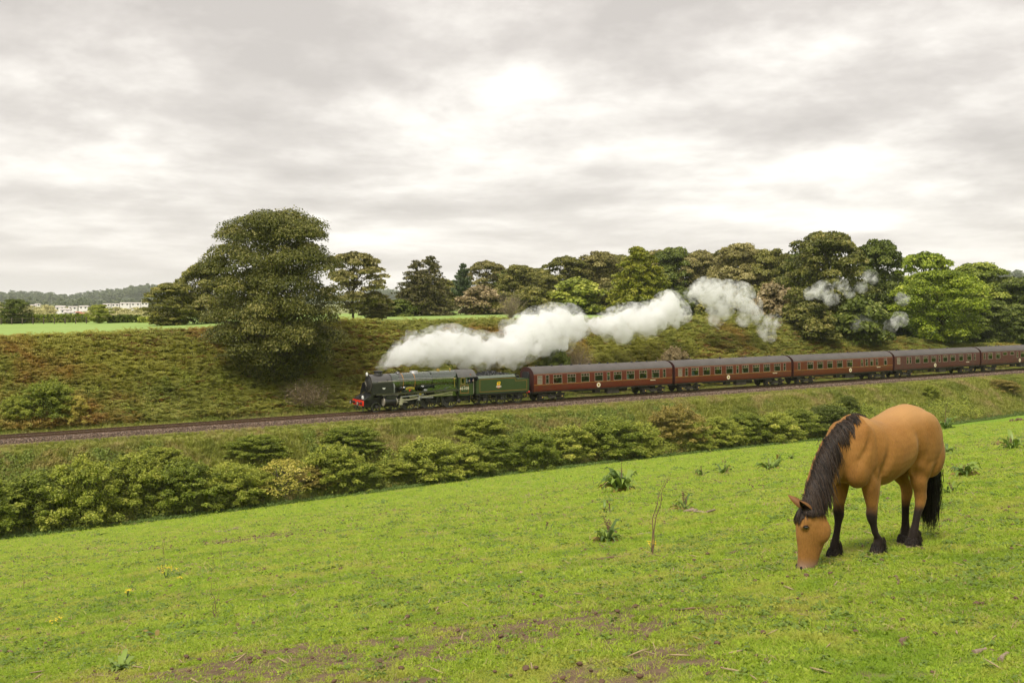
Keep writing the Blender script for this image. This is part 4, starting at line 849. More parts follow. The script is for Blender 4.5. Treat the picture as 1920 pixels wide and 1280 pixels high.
    for x in (2.05, 4.03): put_wheel(en, x, s*.75, .49, 10, 'bogie_wheel')
    for x in (5.6, 7.9, 10.35): put_wheel(en, x, s*.76, 1.03, 19, 'driving_wheel', turn=.4)
    MB().box(1.7, 4.5, s*.62-.03, s*.62+.03, .45, .7).build('bogie_frame', SOOT, en, None)
    for x in (2.05, 4.03): MB().bbox(x-.14, x+.14, s*.93-.06, s*.93+.06, .36, .64, .03).build('axle_box', SOOT, en)
    MB().box(11.9, 12.45, s*1.18-.14, s*1.18+.14, .42, .46).box(11.9, 12.45, s*1.2-.14, s*1.2+.14, .78, .82).box(12.44, 12.48, s*1.2-.15, s*1.2+.15, .42, 1.25).build('cab_step', BLK, en, None)
    MB().tube([(6.65, s*.8, 1.7), (6.8, s*.8, .8), (6.62, s*.76, .12)], .025, 6).build('sand_pipe', GREY, en)
for x in (2.05, 4.03): MB().cyl((x, -.75, .49), (x, .75, .49), .08, n=10).build('axle', SOOT, en)
for x in (5.6, 7.9, 10.35): MB().cyl((x, -.76, 1.03), (x, .76, 1.03), .11, n=10).build('axle', SOOT, en)
MB().box(8.6, 11.0, -.5, .5, .5, 1.2).build('ash_pan', SOOT, en, None)
MB().ball((11.35, -1.0, .62), .22, .12, .22, 12, 8).tube([(11.35, -1.0, .7), (11.2, -1.0, 1.2)], .04, 6).build('injector', SOOT, en)
# headlamps
for x, y, z in ((1.38, -.02, 3.72), (.62, -.72, 1.5)):
    l_ = MB().bbox(x-.1, x+.1, y-.1, y+.1, z-.14, z+.14, .03).lathe([(.06, .13), (.07, .2), (.03, .22)], (x, y, z), 'z', 10).build('headlamp', WHT, en)
    MB().lathe([(.02, -.13), (.075, -.125), (.08, -.09)], (x, y, z), 'x', 12).build('lens', GREY, l_)
MB().box(1.42, 1.52, -.05, .05, 3.5, 3.6).build('lamp_bracket', BLK, en, None)
# cab
cb0, cb1 = 11.15, 13.0
for s in (-1, 1):
    y = s*1.30; q = MB()
    wz0, wz1, wx0, wx1 = 2.42, 2.98, 11.42, 11.85
    for a in ((cb0, 12.88, 1.34, wz0), (cb0, wx0, wz0, wz1), (wx1, 12.02, wz0, wz1), (cb0, 12.35, wz1, 3.12)): q.box(a[0], a[1], y-.012, y+.012, a[2], a[3])
    q.prism([(cb0, 1.345), (12.88, 1.345), (12.80, 1.2), (11.4, 1.2), (11.2, 1.26)], 'y', y-.012, y+.012)
    q.box(12.42, 12.48, y-.012, y+.012, wz0, 3.1)
    side = q.build('cab_side', TGRN, en, None); yo = y+s*.014
    w_ = MB(); frame_line(w_, wx0-.04, wx1+.04, wz0-.04, wz1+.04, min(yo, yo+s*.02)+.02, .05, .02); w_.build('window_frame', paint('window_frame_ochre', (.30, .22, .05), .5), side, None)
    MB().box(wx0, wx1, y-.004, y+.004, wz0, wz1).build('window_pane', GLS, side, None)
    if s < 0:
        l_ = MB(); frame_line(l_, 11.32, 12.30, 1.42, 2.26, y-.014, .04, .004); l_.build('lining', LIN, side, None)
        nm = link('number', text_mesh('46100', .40, CRM), side, (11.80, y-.019, 1.92), (R(90), 0, 0)); nm.scale = (1.12, 1, 1)
        MB().box(11.72, 11.88, y-.018, y-.013, 2.16, 2.19).build('power_class_mark', CRM, side, None)
    MB().tube([(12.93, y, 1.3), (12.93, y, 2.9)], .02, 6).build('cab_handrail', STL, en)
rf = [(-1.34, 3.08), (-1.2, 3.36), (-.9, 3.60), (-.5, 3.76), (0, 3.82), (.5, 3.76), (.9, 3.60), (1.2, 3.36), (1.34, 3.08)]
MB().prism(rf+[(p*.965, q-.04) for p, q in rf[::-1]], 'x', 11.05, 13.25).build('cab_roof', ROOFG, en, 30)
MB().prism([(p*.96, q-.05) for p, q in rf]+[(1.28, 1.9), (-1.28, 1.9)], 'x', 11.16, 11.2).build('cab_front', GRN, en, None)
MB().box(11.2, 13.1, -1.27, 1.27, 1.62, 1.68).build('cab_floor', DARKIN, en, None); MB().box(11.2, 11.6, -.8, .8, 1.68, 3.2).build('firehole_backplate', DARKIN, en, None)
# tender
te = empty('tender', Wp(-20.2+13.25, 0, 0), R(32)); tag(te, 'green coal tender with yellow lion emblem behind the engine cab', 'tender')
for s in (-1, 1):
    y = s*1.31
    sd_ = MB().prism([(.05, 1.28), (6.55, 1.28), (6.55, 2.63), (5.15, 2.63), (4.95, 2.72), (4.88, 2.9), (.35, 2.86), (.05, 2.62)], 'y', y-.02, y+.02).build('side_sheet', TGRN, te, None)
    MB().add([(.3, y, 2.85), (4.88, y, 2.89), (4.88, s*1.0, 3.16), (.3, s*1.0, 3.12)], [(0, 1, 2, 3)]).add([(.3, y-s*.02, 2.84), (4.88, y-s*.02, 2.88), (4.88, s*.98, 3.15), (.3, s*.98, 3.11)], [(0, 1, 2, 3)]).build('sloping_top', paint('sloping_top_sky_sheen', (.10, .12, .085), .22, var=.1, coat=1.0), te, None)  # tender green paled to grey, sky reflection painted into the colour
    if s < 0:
        yo = y-.0215; l_ = MB()
        for p0, p1 in (((.42, 1.45), (6.28, 1.45)), ((.42, 1.45), (.42, 2.76)), ((.42, 2.76), (4.75, 2.76)), ((4.75, 2.76), (4.85, 2.45)), ((4.85, 2.45), (6.28, 2.45)), ((6.28, 2.45), (6.28, 1.45))):
            dx, dz = p1[0]-p0[0], p1[1]-p0[1]; L_ = math.hypot(dx, dz); nx, nz = -dz/L_*.018, dx/L_*.018
            l_.prism([(p0[0]+nx, p0[1]+nz), (p1[0]+nx, p1[1]+nz), (p1[0]-nx, p1[1]-nz), (p0[0]-nx, p0[1]-nz)], 'y', yo-.004, yo)
        l_.build('lining', LIN, sd_, None)
        ex, ez = 2.72, 2.02   # lion standing over a wheel
        em = MB().prism([(ex-.22, ez+.02), (ex-.20, ez+.34), (ex-.12, ez+.42), (ex, ez+.40), (ex+.12, ez+.46), (ex+.24, ez+.40), (ex+.26, ez+.26), (ex+.18, ez+.22), (ex+.2, ez+.02)], 'y', yo-.008, yo).build('emblem', YEL, sd_, None)
        MB().lathe([(.01, -.012), (.2, -.012), (.2, -.001), (.01, -.001)], (ex, yo-.001, ez-.08), 'y', 20).build('emblem_wheel', paint('emblem_red', (.55, .16, .09), .5, var=.05), em, None)
        MB().box(ex-.32, ex+.32, yo-.018, yo-.013, ez-.16, ez-.03).build('emblem_band', paint('emblem_silver', (.62, .58, .5), .5, var=.05), em, None)
        MB().prism([(ex-.06, ez+.28), (ex+.02, ez+.36), (ex+.06, ez+.28), (ex, ez+.22)], 'y', yo-.012, yo-.009).prism([(ex+.1, ez+.24), (ex+.16, ez+.34), (ex+.2, ez+.26)], 'y', yo-.012, yo-.009).build('emblem_shape', BLK, em, None)
    for x in (1.15, 3.35, 5.45):
        put_wheel(te, x, s*.75, .63, 12); MB().bbox(x-.19, x+.19, s*1.02-.09, s*1.02+.09, .45, .85, .03).build('axle_box', SOOT, te)
        MB().prism([(x-.5, 1.02), (x+.5, 1.02), (x+.3, .9), (x-.3, .9)], 'y', s*1.05-.04, s*1.05+.04).build('leaf_spring', SOOT, te, None)
    MB().prism([(.1, .62), (.6, .5), (6.2, .5), (6.5, .62), (6.5, 1.2), (.1, 1.2), (.1, 1.0), (.55, .98), (.8, .82), (1.5, .82), (1.75, .98), (2.75, .98), (3.0, .82), (3.7, .82), (3.95, .98), (4.9, .98), (5.1, .82), (5.8, .82), (6.05, .98), (6.4, .98), (6.4, .62)], 'y', s*.94-.03, s*.94+.03).build('outside_frame', SOOT, te, None)
    MB().box(-.02, .42, s*1.2-.1, s*1.2+.1, .42, .46).box(-.02, .42, s*1.2-.1, s*1.2+.1, .8, .84).box(.4, .44, s*1.2-.1, s*1.2+.1, .42, 1.28).build('step', BLK, te, None)
    MB().lathe([(.0, .44), (.2, .43), (.23, .40), (.23, .37), (.08, .36), (.1, 0)], (6.55, s*.87, .98), 'x', 16).build('buffer', BLK, te, 40)
for x in (1.15, 3.35, 5.45): MB().cyl((x, -.75, .63), (x, .75, .63), .09, n=10).build('axle', SOOT, te)
MB().box(.05, 6.54, -1.3, 1.3, 1.16, 1.26).build('underframe', SOOT, te, None); MB().box(.02, .06, -1.29, 1.29, 1.3, 2.6).build('front_plate', TGRN, te, None)
MB().box(6.5, 6.56, -1.29, 1.29, 1.28, 2.62).build('rear_plate', TGRN, te, None); MB().box(4.86, 6.5, -1.28, 1.28, 2.56, 2.6).build('tank_top', TGRN, te, None)
MB().box(4.86, 4.92, -1.05, 1.05, 2.6, 3.18).build('coal_bulkhead', TGRN, te, None); MB().box(.3, 4.86, -1.1, 1.1, 2.5, 2.8).build('coal_space', SOOT, te, None)
MB().tube([(5.0, -1.05, 2.6), (5.0, -1.05, 3.2)], .07, 8).build('tank_vent', BLK, te); MB().tube([(6.2, .5, 2.6), (6.2, .5, 2.85)], .25, 14).build('water_filler', BLK, te)
MB().box(6.45, 6.62, -1.0, -.85, 1.0, 1.15).ball((6.6, -1.28, 1.18), .09, .09, .11, 10, 8).build('tail_lamp', RED, te)
r_ = np.random.default_rng(3); b = MB()
for k in range(420):
    x = r_.uniform(.45, 4.7); y = r_.uniform(-.95, .95); z = 2.85+.5*math.exp(-((x-2.3)/1.9)**2)*(1-(y/1.15)**2)+.06*r_.normal(); s_ = r_.uniform(.07, .17)
    o_ = len(b.v); b.ball((x, y, z), s_, s_, s_*.8, 5, 4)
    for i in range(o_, len(b.v)): b.v[i] = tuple(c+(r_.random()-.5)*s_*.7 for c in b.v[i])
cl = b.build('coal', COAL, te, None); cl['kind'] = 'stuff'
MB().loft([[(x, y, 2.7+.5*math.exp(-((x-2.3)/1.9)**2)*(1-(y/1.15)**2)*(1 if abs(y) < 1 else 0)) for x in np.linspace(.4, 4.75, 14)] for y in np.linspace(-1.05, 1.05, 10)], cap=False, closed=False).build('coal_bed', COAL, te)

# ------------------------------------------------------------------ coaches
MAR = paint('maroon_paint', (.115, .0105, .008), .34, var=.12, dirt=(.05, .022, .015), dirt_amt=.35, coat=.12); MARD = paint('dark_maroon_end', (.045, .012, .010), .5, var=.2); MAR2 = paint('weathered_maroon', (.085, .019, .014), .6, var=.2, dirt=(.06, .04, .03), dirt_amt=.5)
ROOF = paint('coach_roof_grey', (.105, .092, .086), .62, var=.16, scale=.8, dirt=(.07, .06, .055), dirt_amt=.5); UND = paint('underframe_grime', (.050, .042, .034), .85, var=.4, scale=3, bump=.3); GLD = paint('gold_lining', (.40, .20, .03), .5, var=.1)
ALU = paint('window_alloy', (.42, .30, .25), .4, .3, .1); SEAT = paint('seat_moquette', (.035, .065, .042), .9, var=.3); INT = paint('coach_interior', (.16, .13, .09), .8, var=.2); RUB = paint('gangway_rubber', (.016, .016, .017), .7, var=.3); FROST = paint('frosted_glass', (.22, .18, .15), .25, var=.12)
TSO = [('L', .46, 1.10), ('D', 1.55, 2.0), ('W', 2.56, 3.73), ('W', 4.42, 5.59), ('W', 6.31, 7.48), ('W', 8.2, 9.37), ('D', 9.92, 10.37), ('W', 10.9, 12.06), ('W', 12.76, 13.92), ('W', 14.63, 15.79), ('W', 16.5, 17.66), ('D', 18.2, 18.65)]
BCK = [('D', .75, 1.2), ('W', 2.5, 3.65), ('W', 4.4, 5.5), ('W', 6.3, 7.4), ('W', 8.2, 9.35), ('W', 10.2, 11.35), ('D', 13.0, 13.45), ('D', 13.95, 14.45), ('W', 14.9, 15.55), ('D', 16.1, 16.55), ('W', 17.8, 18.45)]
TS4 = [('L', .5, 1.2), ('D', 2.6, 3.05), ('D', 3.2, 3.65), ('W', 4.5, 5.55), ('W', 6.3, 7.4), ('W', 8.1, 9.2), ('D', 9.8, 10.2), ('W', 10.8, 11.9), ('W', 12.6, 13.7), ('W', 14.6, 15.6), ('W', 16.5, 17.6), ('D', 18.2, 18.65)]
BUF = [('D', .5, .95), ('W', 1.6, 2.75), ('W', 3.6, 4.7), ('S', 5.4, 6.5), ('S', 7.3, 8.3), ('D', 9.0, 9.4), ('W', 10.0, 11.1), ('W', 12, 13.1), ('W', 14, 15.1), ('W', 16, 17.1), ('D', 18.2, 18.65)]
SEC = [(1.14, 1.36), (1.30, 1.395), (1.60, 1.405), (1.92, 1.405), (2.30, 1.40), (2.62, 1.392), (2.88, 1.38), (3.04, 1.35)]
WZ0, WZ1, LEN = 1.92, 2.88, 19.66
def secy(z): return float(np.interp(z, [q[0] for q in SEC], [q[1] for q in SEC]))
WMESH = {}
def window_mesh(w, kind):
    k = (round(w, 2), kind)
    if k in WMESH: return WMESH[k]
    z0 = WZ0 if kind != 'S' else 2.4; b = MB(); t = .035; y0, y1 = secy(z0)+.012, secy(WZ1)+.012
    Yz = lambda z: -(y0+(y1-y0)*(z-z0)/(WZ1-z0))
    def bar(xa, xb, za, zb): 
        b.add([(xa, Yz(za)-.01, za), (xb, Yz(za)-.01, za), (xb, Yz(zb)-.01, zb), (xa, Yz(zb)-.01, zb), (xa, Yz(za)+.05, za), (xb, Yz(za)+.05, za), (xb, Yz(zb)+.05, zb), (xa, Yz(zb)+.05, zb)], [(0, 1, 2, 3), (4, 7, 6, 5), (0, 4, 5, 1), (1, 5, 6, 2), (2, 6, 7, 3), (3, 7, 4, 0)])
    bar(0, w, z0, z0+t); bar(0, w, WZ1-t, WZ1); bar(0, t, z0+t, WZ1-t); bar(w-t, w, z0+t, WZ1-t)
    if kind == 'W': bar(t, w-t, 2.56, 2.60); bar(w*.33, w*.33+.03, 2.60, WZ1-t); bar(w*.67, w*.67+.03, 2.60, WZ1-t)
    if kind in 'DL': bar(t, w-t, 2.50, 2.53)
    p = MB().add([(t, Yz(z0+t)+.02, z0+t), (w-t, Yz(z0+t)+.02, z0+t), (w-t, Yz(WZ1-t)+.02, WZ1-t), (t, Yz(WZ1-t)+.02, WZ1-t)], [(0, 1, 2, 3)])
    WMESH[k] = (b.mesh('window', ALU, None), p.mesh('pane', FROST if kind == 'L' else GLS, None)); return WMESH[k]
def coach_side(layout):
    """near side as a skin with openings; the far side is the same turned round"""
    xs = sorted(set([0, LEN]+[round(q, 3) for _, a, b_ in layout for q in (a, b_)])); zs = sorted([q[0] for q in SEC]+[2.4]); V = []; Fc = []
    for z in zs:
        for x in xs: V.append((x, -secy(z), z))
    for x_i in range(len(xs)-1):
        xm = (xs[x_i]+xs[x_i+1])/2
        for z_i in range(len(zs)-1):
            zm = (zs[z_i]+zs[z_i+1])/2
            if any(a < xm < b_ and (WZ0 if k != 'S' else 2.4) < zm < WZ1 for k, a, b_ in layout): continue
            n = len(xs); Fc.append((z_i*n+x_i, z_i*n+x_i+1, (z_i+1)*n+x_i+1, (z_i+1)*n+x_i))
    return V, Fc
BW = {}
def bogie(parent, x):
    if not BW:
        b = MB()
        for s in (-1, 1):
            b.prism([(-1.75, .62), (-1.6, .78), (-.6, .78), (-.45, .66), (.45, .66), (.6, .78), (1.6, .78), (1.75, .62), (1.6, .52), (-1.6, .52)], 'y', s*1.0-.05, s*1.0+.05)
            for q in (-1.3, 1.3): b.prism([(q-.5, .85), (q+.5, .85), (q+.35, .74), (q-.35, .74)], 'y', s*1.08-.04, s*1.08+.04)
            b.bbox(-.5, .5, s*1.05-.1, s*1.05+.1, .34, .5, .03)
            b.box(-1.7, 1.7, s*1.12-.02, s*1.12+.02, .30, .36)
        b.box(-.3, .3, -1.0, 1.0, .55, .75); BW['f'] = b.mesh('bogie', UND, 30)
        BW['w'] = MB().lathe([(.03, -.07), (.30, -.06), (.36, -.03), (.38, -.065), (.455, -.065), (.455, .045), (.485, .06), (.485, .075), (.03, .08)], (0, 0, 0), 'y', 28).mesh('wheel', UND, 35)
        BW['x'] = MB().bbox(-.14, .14, -.07, .07, -.15, .15, .03).mesh('axle_box', UND, 30); BW['c'] = MB().lathe([(.01, -.085), (.055, -.085), (.06, -.068)], (0, 0, 0), 'y', 10).mesh('bearing_cap', YEL, 30); BW['a'] = MB().cyl((0, -.76, 0), (0, .76, 0), .075, n=8).mesh('axle', UND, 30)
    bg = link('bogie', BW['f'], parent, (x, 0, 0))
    for q in (-1.3, 1.3):
        link('axle', BW['a'], bg, (q, 0, .457))
        for s in (-1, 1): 
            link('wheel', BW['w'], bg, (q, s*.75, .457), (0, 0, 0 if s < 0 else math.pi)); link('axle_box', BW['x'], bg, (q, s*1.12, .46))
            link('bearing_cap', BW['c'], bg, (q, s*1.12, .46), (0, 0, 0 if s < 0 else math.pi))
VENT = MB().lathe([(.02, 0), (.14, .0), (.14, .06), (.10, .10), (.13, .12), (.02, .15)], (0, 0, 0), 'z', 10).mesh('roof_vent', SOOT, 30)
SEATM = MB().bbox(-.06, .06, -.45, .45, 1.25, 2.28, .03).bbox(-.48, .48, -.45, .45, 1.25, 1.62, .04).mesh('seat', SEAT, 30)
def coach(u, layout, paintm, label, vents, roundel, lined=True, numx=16.3):
    c = empty('railway_coach', Wp(u+.2, 0, 0), R(32)); tag(c, label, 'coach', 'coaches of the train')
    V, Fc = coach_side(layout)
    for s in (1, -1):
        b = MB().add([(x if s > 0 else LEN-x, y*s, z) for x, y, z in V], Fc); b.build('body_side', paintm, c, None)
        for k, a, e in layout:
            w, p = window_mesh(e-a, k); x = a if s > 0 else LEN-a
            o = link('window' if k != 'D' else 'door_window', w, c, (x, 0, 0), (0, 0, 0 if s > 0 else math.pi)); link('pane', p, o)
            if k == 'D':
                d_ = MB(); yy = lambda z: -(secy(z)+.004)
                for xx in (a-.14, e+.14):
                    for za, zb in ((1.2, 1.6), (1.6, 1.92), (1.92, 2.9)): d_.add([(xx-.012, yy(za), za), (xx+.012, yy(za), za), (xx+.012, yy(zb), zb), (xx-.012, yy(zb), zb)], [(0, 1, 2, 3)])
                d_.box(e+.05, e+.12, yy(1.8)-.03, yy(1.8)-.006, 1.77, 1.80)
                if s > 0: d_.build('door_joint', BLK, c, None)
    if lined:
        b = MB().box(.02, LEN-.02, -secy(1.86)-.008, -secy(1.86)-.001, 1.835, 1.875); b.build('waist_line', GLD, c, None)
        MB().box(.02, LEN-.02, -secy(3.0)-.008, -secy(3.0)-.002, 2.975, 3.0).build('cantrail_line', GLD, c, None)
    rl = MB().lathe([(.01, -.01), (.26, -.01), (.26, 0), (.01, 0)], (roundel, -secy(1.5)-.005, 1.50), 'y', 24).build('roundel', CRM, c, None)
    MB().lathe([(.10, -.014), (.13, -.014), (.13, -.011), (.10, -.011)], (roundel, -secy(1.5)-.005, 1.50), 'y', 18).box(roundel-.04, roundel+.04, -secy(1.5)-.019, -secy(1.5)-.016, 1.38, 1.62).build('roundel_mark', GLD, rl, None)
    for i in range(6): MB().box(numx+i*.13, numx+i*.13+.085, -secy(1.66)-.007, -secy(1.66)-.001, 1.64, 1.74).build('number_mark', CRM, c, None)
    arc = [(-1.36, 3.035), (-1.33, 3.12), (-1.22, 3.30), (-1.02, 3.47), (-.75, 3.62), (-.4, 3.73), (0, 3.77), (.4, 3.73), (.75, 3.62), (1.02, 3.47), (1.22, 3.30), (1.33, 3.12), (1.36, 3.035)]
    r_ = MB().prism(arc, 'x', -.01, LEN+.01).build('roof', ROOF, c, 30)
    for x in np.arange(2.4, 19, 2.45): MB().loft([[(x+d_, y*1.006, 3.035+(z-3.035)*1.006+.004) for y, z in arc] for d_ in (-.03, .03)], cap=False, closed=False).build('roof_rib', ROOF, r_, None)
    for x, y in vents: link('roof_vent', VENT, r_, (x, y, 3.77-.28*y*y-.02))
    endp = [(-1.35, 3.03), (-1.405, 1.9), (-1.36, 1.14), (1.36, 1.14), (1.405, 1.9), (1.35, 3.03)]+[q for q in arc[::-1] if abs(q[0]) < 1.34]
    for x0, x1, nm in ((-.012, -.002, 0), (LEN+.002, LEN+.012, 1)):
        MB().prism([(p*.998, q-.01) for p, q in endp], 'x', x0-.02, x1+.02).build('end_wall', MARD if nm == 0 else RUB, c, None)
        xg = -.22 if nm == 0 else LEN+.03
        g_ = MB().prism([(-.62, 1.1), (.62, 1.1), (.62, 3.0), (.45, 3.25), (-.45, 3.25), (-.62, 3.0)], 'x', xg, xg+.19).build('gangway', RUB, c, None)
        for q in (-.9, .9): MB().tube([(xg+.1, q, .98), (xg+(-.12 if nm == 0 else .3), q, .98)], .2, n=12).build('buffer', SOOT, c)
    MB().box(.05, LEN-.05, -1.30, 1.30, .98, 1.16).build('underframe', UND, c, None); MB().box(.1, LEN-.1, -1.33, 1.33, 1.16, 1.22).build('floor', INT, c, None)
    MB().box(.1, LEN-.1, -1.3, 1.3, 3.0, 3.03).build('inner_ceiling', INT, c, None)
    for x in (2.05, 9.7, 18.1): 
        if x != 18.1 or True: MB().box(x-.02, x+.02, -1.33, .45, 1.22, 3.0).build('partition', INT, c, None)
    for s in (-1, 1): 
        MB().prism([(5.2, .98), (14.4, .98), (13.0, .62), (6.6, .62)], 'y', s*.9-.03, s*.9+.03).build('truss', UND, c, None) if s > 0 else MB().tube([(5.0, -.95, .98), (6.8, -.95, .58), (12.8, -.95, .58), (14.6, -.95, .98)], .045, 6).tube([(6.8, -.95, .58), (6.8, -.95, .98)], .035, 6).tube([(12.8, -.95, .58), (12.8, -.95, .98)], .035, 6).tube([(9.2, -.95, .58), (8.4, -.95, .98)], .035, 6).build('truss', UND, c)
    MB().bbox(10.2, 11.9, -1.15, -.55, .42, .98, .02).build('battery_box', UND, c); MB().bbox(8.5, 9.3, -1.0, -.5, .55, .95, .02).build('regulator_box', UND, c); MB().tube([(12.3, -.3, .75), (13.6, -.3, .75)], .2, n=12).build('vacuum_cylinder', UND, c)
    MB().box(16.0, 16.9, .5, 1.1, .45, .98).build('gas_box', UND, c, None)
    bogie(c, 2.6); bogie(c, LEN-2.6)
    for k, a, e in layout:
        if k == 'W':
            for y in (-.78, .78): link('seat', SEATM, c, (a-.35, y, 0)) if a > 2 else None
    return c
VA = [(x, .12*(-1)**i) for i, x in enumerate((1.3, 3.2, 4.7, 5.9, 7.2, 8.4, 10.0, 11.0, 12.4, 14.5, 15.5, 16.8, 18.4))]; VB = [(3.4, .1), (8.4, -.1), (13.0, .1), (17.2, .1)]; VC = [(12.0, .0), (14.5, .2), (17.0, 0)]; VD = [(2.2, 0), (5.8, .1), (9.8, 0), (14, .1)]; VE = [(3.8, .3), (4.6, .3), (6.2, .3), (7, .3)]
coach(0, TSO, MAR, 'glossy maroon coach coupled directly behind the tender, many vents on its roof', VA, 8.75)
coach(20.1, TSO, MAR, 'second maroon coach of the train, frosted window at its leading end', VB, 8.6)
coach(40.2, BCK, MAR, 'third maroon coach, wide blank panels between its rear doors', VC, 10.9)
coach(60.3, TS4, MAR2, 'fourth coach, weathered brownish maroon, below the round yellow-green tree', VD, 9.0, False)
coach(80.4, BUF, MAR2, 'fifth coach, weathered brown with two shallow windows, cut by the picture edge', VE, 9.8, False)
# ------------------------------------------------------------------ the grazing horse
HO = Vector((3.756, 10.446, 0)); HO.z = tz(3.756, 10.446); HPH = R(33)
def hw(x, y, z): return Vector((HO.x-math.cos(HPH)*x+math.sin(HPH)*y, HO.y-math.sin(HPH)*x-math.cos(HPH)*y, HO.z+z))
HM = Matrix(((-math.cos(HPH), math.sin(HPH), 0, HO.x), (-math.sin(HPH), -math.cos(HPH), 0, HO.y), (0, 0, 1, HO.z), (0, 0, 0, 1)))
def gz(x, y): p = hw(x, y, 0); return tz(p.x, p.y)-HO.z        # ground height in the horse's own frame
def loft_ell(b, secs, n=20, e=1.0):
    """secs: (centre, axis A, axis B, ra, rb_up, rb_down) rings joined into a closed limb"""
    rings = []
    for c, A, B, ra, ru, rd in secs:
        c, A, B = Vector(c), Vector(A).normalized(), Vector(B).normalized(); r = []
        for j in range(n):
            t = 2*math.pi*j/n; p, q = math.cos(t), math.sin(t); p = math.copysign(abs(p)**e, p); q = math.copysign(abs(q)**e, q)
            r.append(c+A*ra*p+B*(ru if q > 0 else rd)*q)
        rings.append(r)
    b.loft(rings)
YL = (0, 1, 0)
def limb(b, pts, n=14):
    """pts: (x, y, z, half width along the body, half width across)"""
    rings = []
    for i, (x, y, z, rx, ry) in enumerate(pts): rings.append([Vector((x+rx*math.cos(2*math.pi*j/n), y+ry*math.sin(2*math.pi*j/n), z)) for j in range(n)])
    b.loft(rings)
b = MB()
# trunk
loft_ell(b, [((x, 0, zc), YL, (0, 0, 1), w, up, dn) for x, zc, w, up, dn in (
    (-.80, 1.18, .06, .07, .08), (-.77, 1.17, .15, .16, .20), (-.70, 1.16, .225, .245, .30), (-.58, 1.15, .275, .315, .34), (-.45, 1.14, .295, .355, .35), (-.30, 1.12, .30, .355, .275), (-.12, 1.08, .325, .325, .325), (.06, 1.05, .335, .305, .355),
    (.20, 1.05, .32, .325, .345), (.31, 1.07, .285, .355, .335), (.42, 1.08, .25, .365, .32), (.53, 1.06, .225, .33, .30), (.62, 1.03, .195, .26, .25), (.69, 1.0, .145, .17, .17), (.73, .99, .07, .08, .09))], 28)
# neck, arching down to the grass
nk = [((.42, 0, 1.14), (.55, -.10), .185, .28, .29), ((.58, .005, 1.12), (.55, -.20), .15, .245, .265), ((.75, .025, 1.04), (.5, -.34), .12, .205, .225), ((.91, .055, .91), (.45, -.48), .102, .175, .19), ((1.03, .085, .77), (.34, -.55), .092, .158, .168), ((1.115, .115, .64), (.2, -.6), .088, .148, .15), ((1.16, .135, .52), (.08, -.6), .083, .13, .13)]
loft_ell(b, [(c, YL, (-t[1], 0, t[0]), w, up, dn) for c, t, w, up, dn in nk], 22)
# head, hanging almost upright: (x of the centre line, z, depth to the brow, depth to the jaw, width)
hd = [(1.262, .625, .06, .05, .05), (1.262, .595, .105, .09, .082), (1.262, .55, .138, .135, .100), (1.26, .49, .155, .150, .108), (1.262, .41, .158, .155, .105), (1.268, .33, .148, .148, .090), (1.28, .255, .125, .125, .074), (1.292, .18, .108, .108, .066), (1.305, .115, .098, .100, .064), (1.315, .065, .092, .092, .066), (1.32, .03, .075, .072, .058), (1.32, .012, .04, .035, .035)]
HY = R(-27)                      # the head is turned to its right, away from the viewer
def hr(p):
    x_, y_ = p[0]-1.24, p[1]-.0; return Vector((1.165+x_*math.cos(HY)-y_*math.sin(HY), .155+x_*math.sin(HY)+y_*math.cos(HY), p[2]))
def hrd(d): return Vector((d[0]*math.cos(HY)-d[1]*math.sin(HY), d[0]*math.sin(HY)+d[1]*math.cos(HY), d[2]))
body_b = b; b = MB()
loft_ell(b, [((x, .0, z), YL, (1, 0, .06), w, f_, bk) for x, z, f_, bk, w in hd], 22)
b.ball((1.205, .05, .41), .11, .06, .13, 14, 10); b.ball((1.205, -.05, .41), .11, .06, .13, 14, 10)          # cheeks
for s in (1, -1): b.ball((1.365, s*.072, .462), .045, .032, .04, 10, 8); b.ball((1.33, s*.078, .50), .07, .03, .05, 10, 8); b.ball((1.37, s*.045, .045), .035, .03, .035, 10, 8)
b.ball((1.255, .0, .06), .05, .045, .045, 10, 8)
hb = b; b = body_b; b.add([hr(q) for q in hb.v], hb.f)
# shoulders, haunches and other muscle
for s in (1, -1):
    b.ball((.43, s*.165, 1.06), .18, .105, .30, 14, 10); b.ball((.51, s*.13, .92), .16, .125, .19, 14, 10); b.ball((-.50, s*.17, 1.12), .26, .135, .31, 16, 12); b.ball((-.62, s*.155, .98), .19, .125, .25, 16, 12); b.ball((-.42, s*.16, .92), .16, .10, .20, 14, 10)
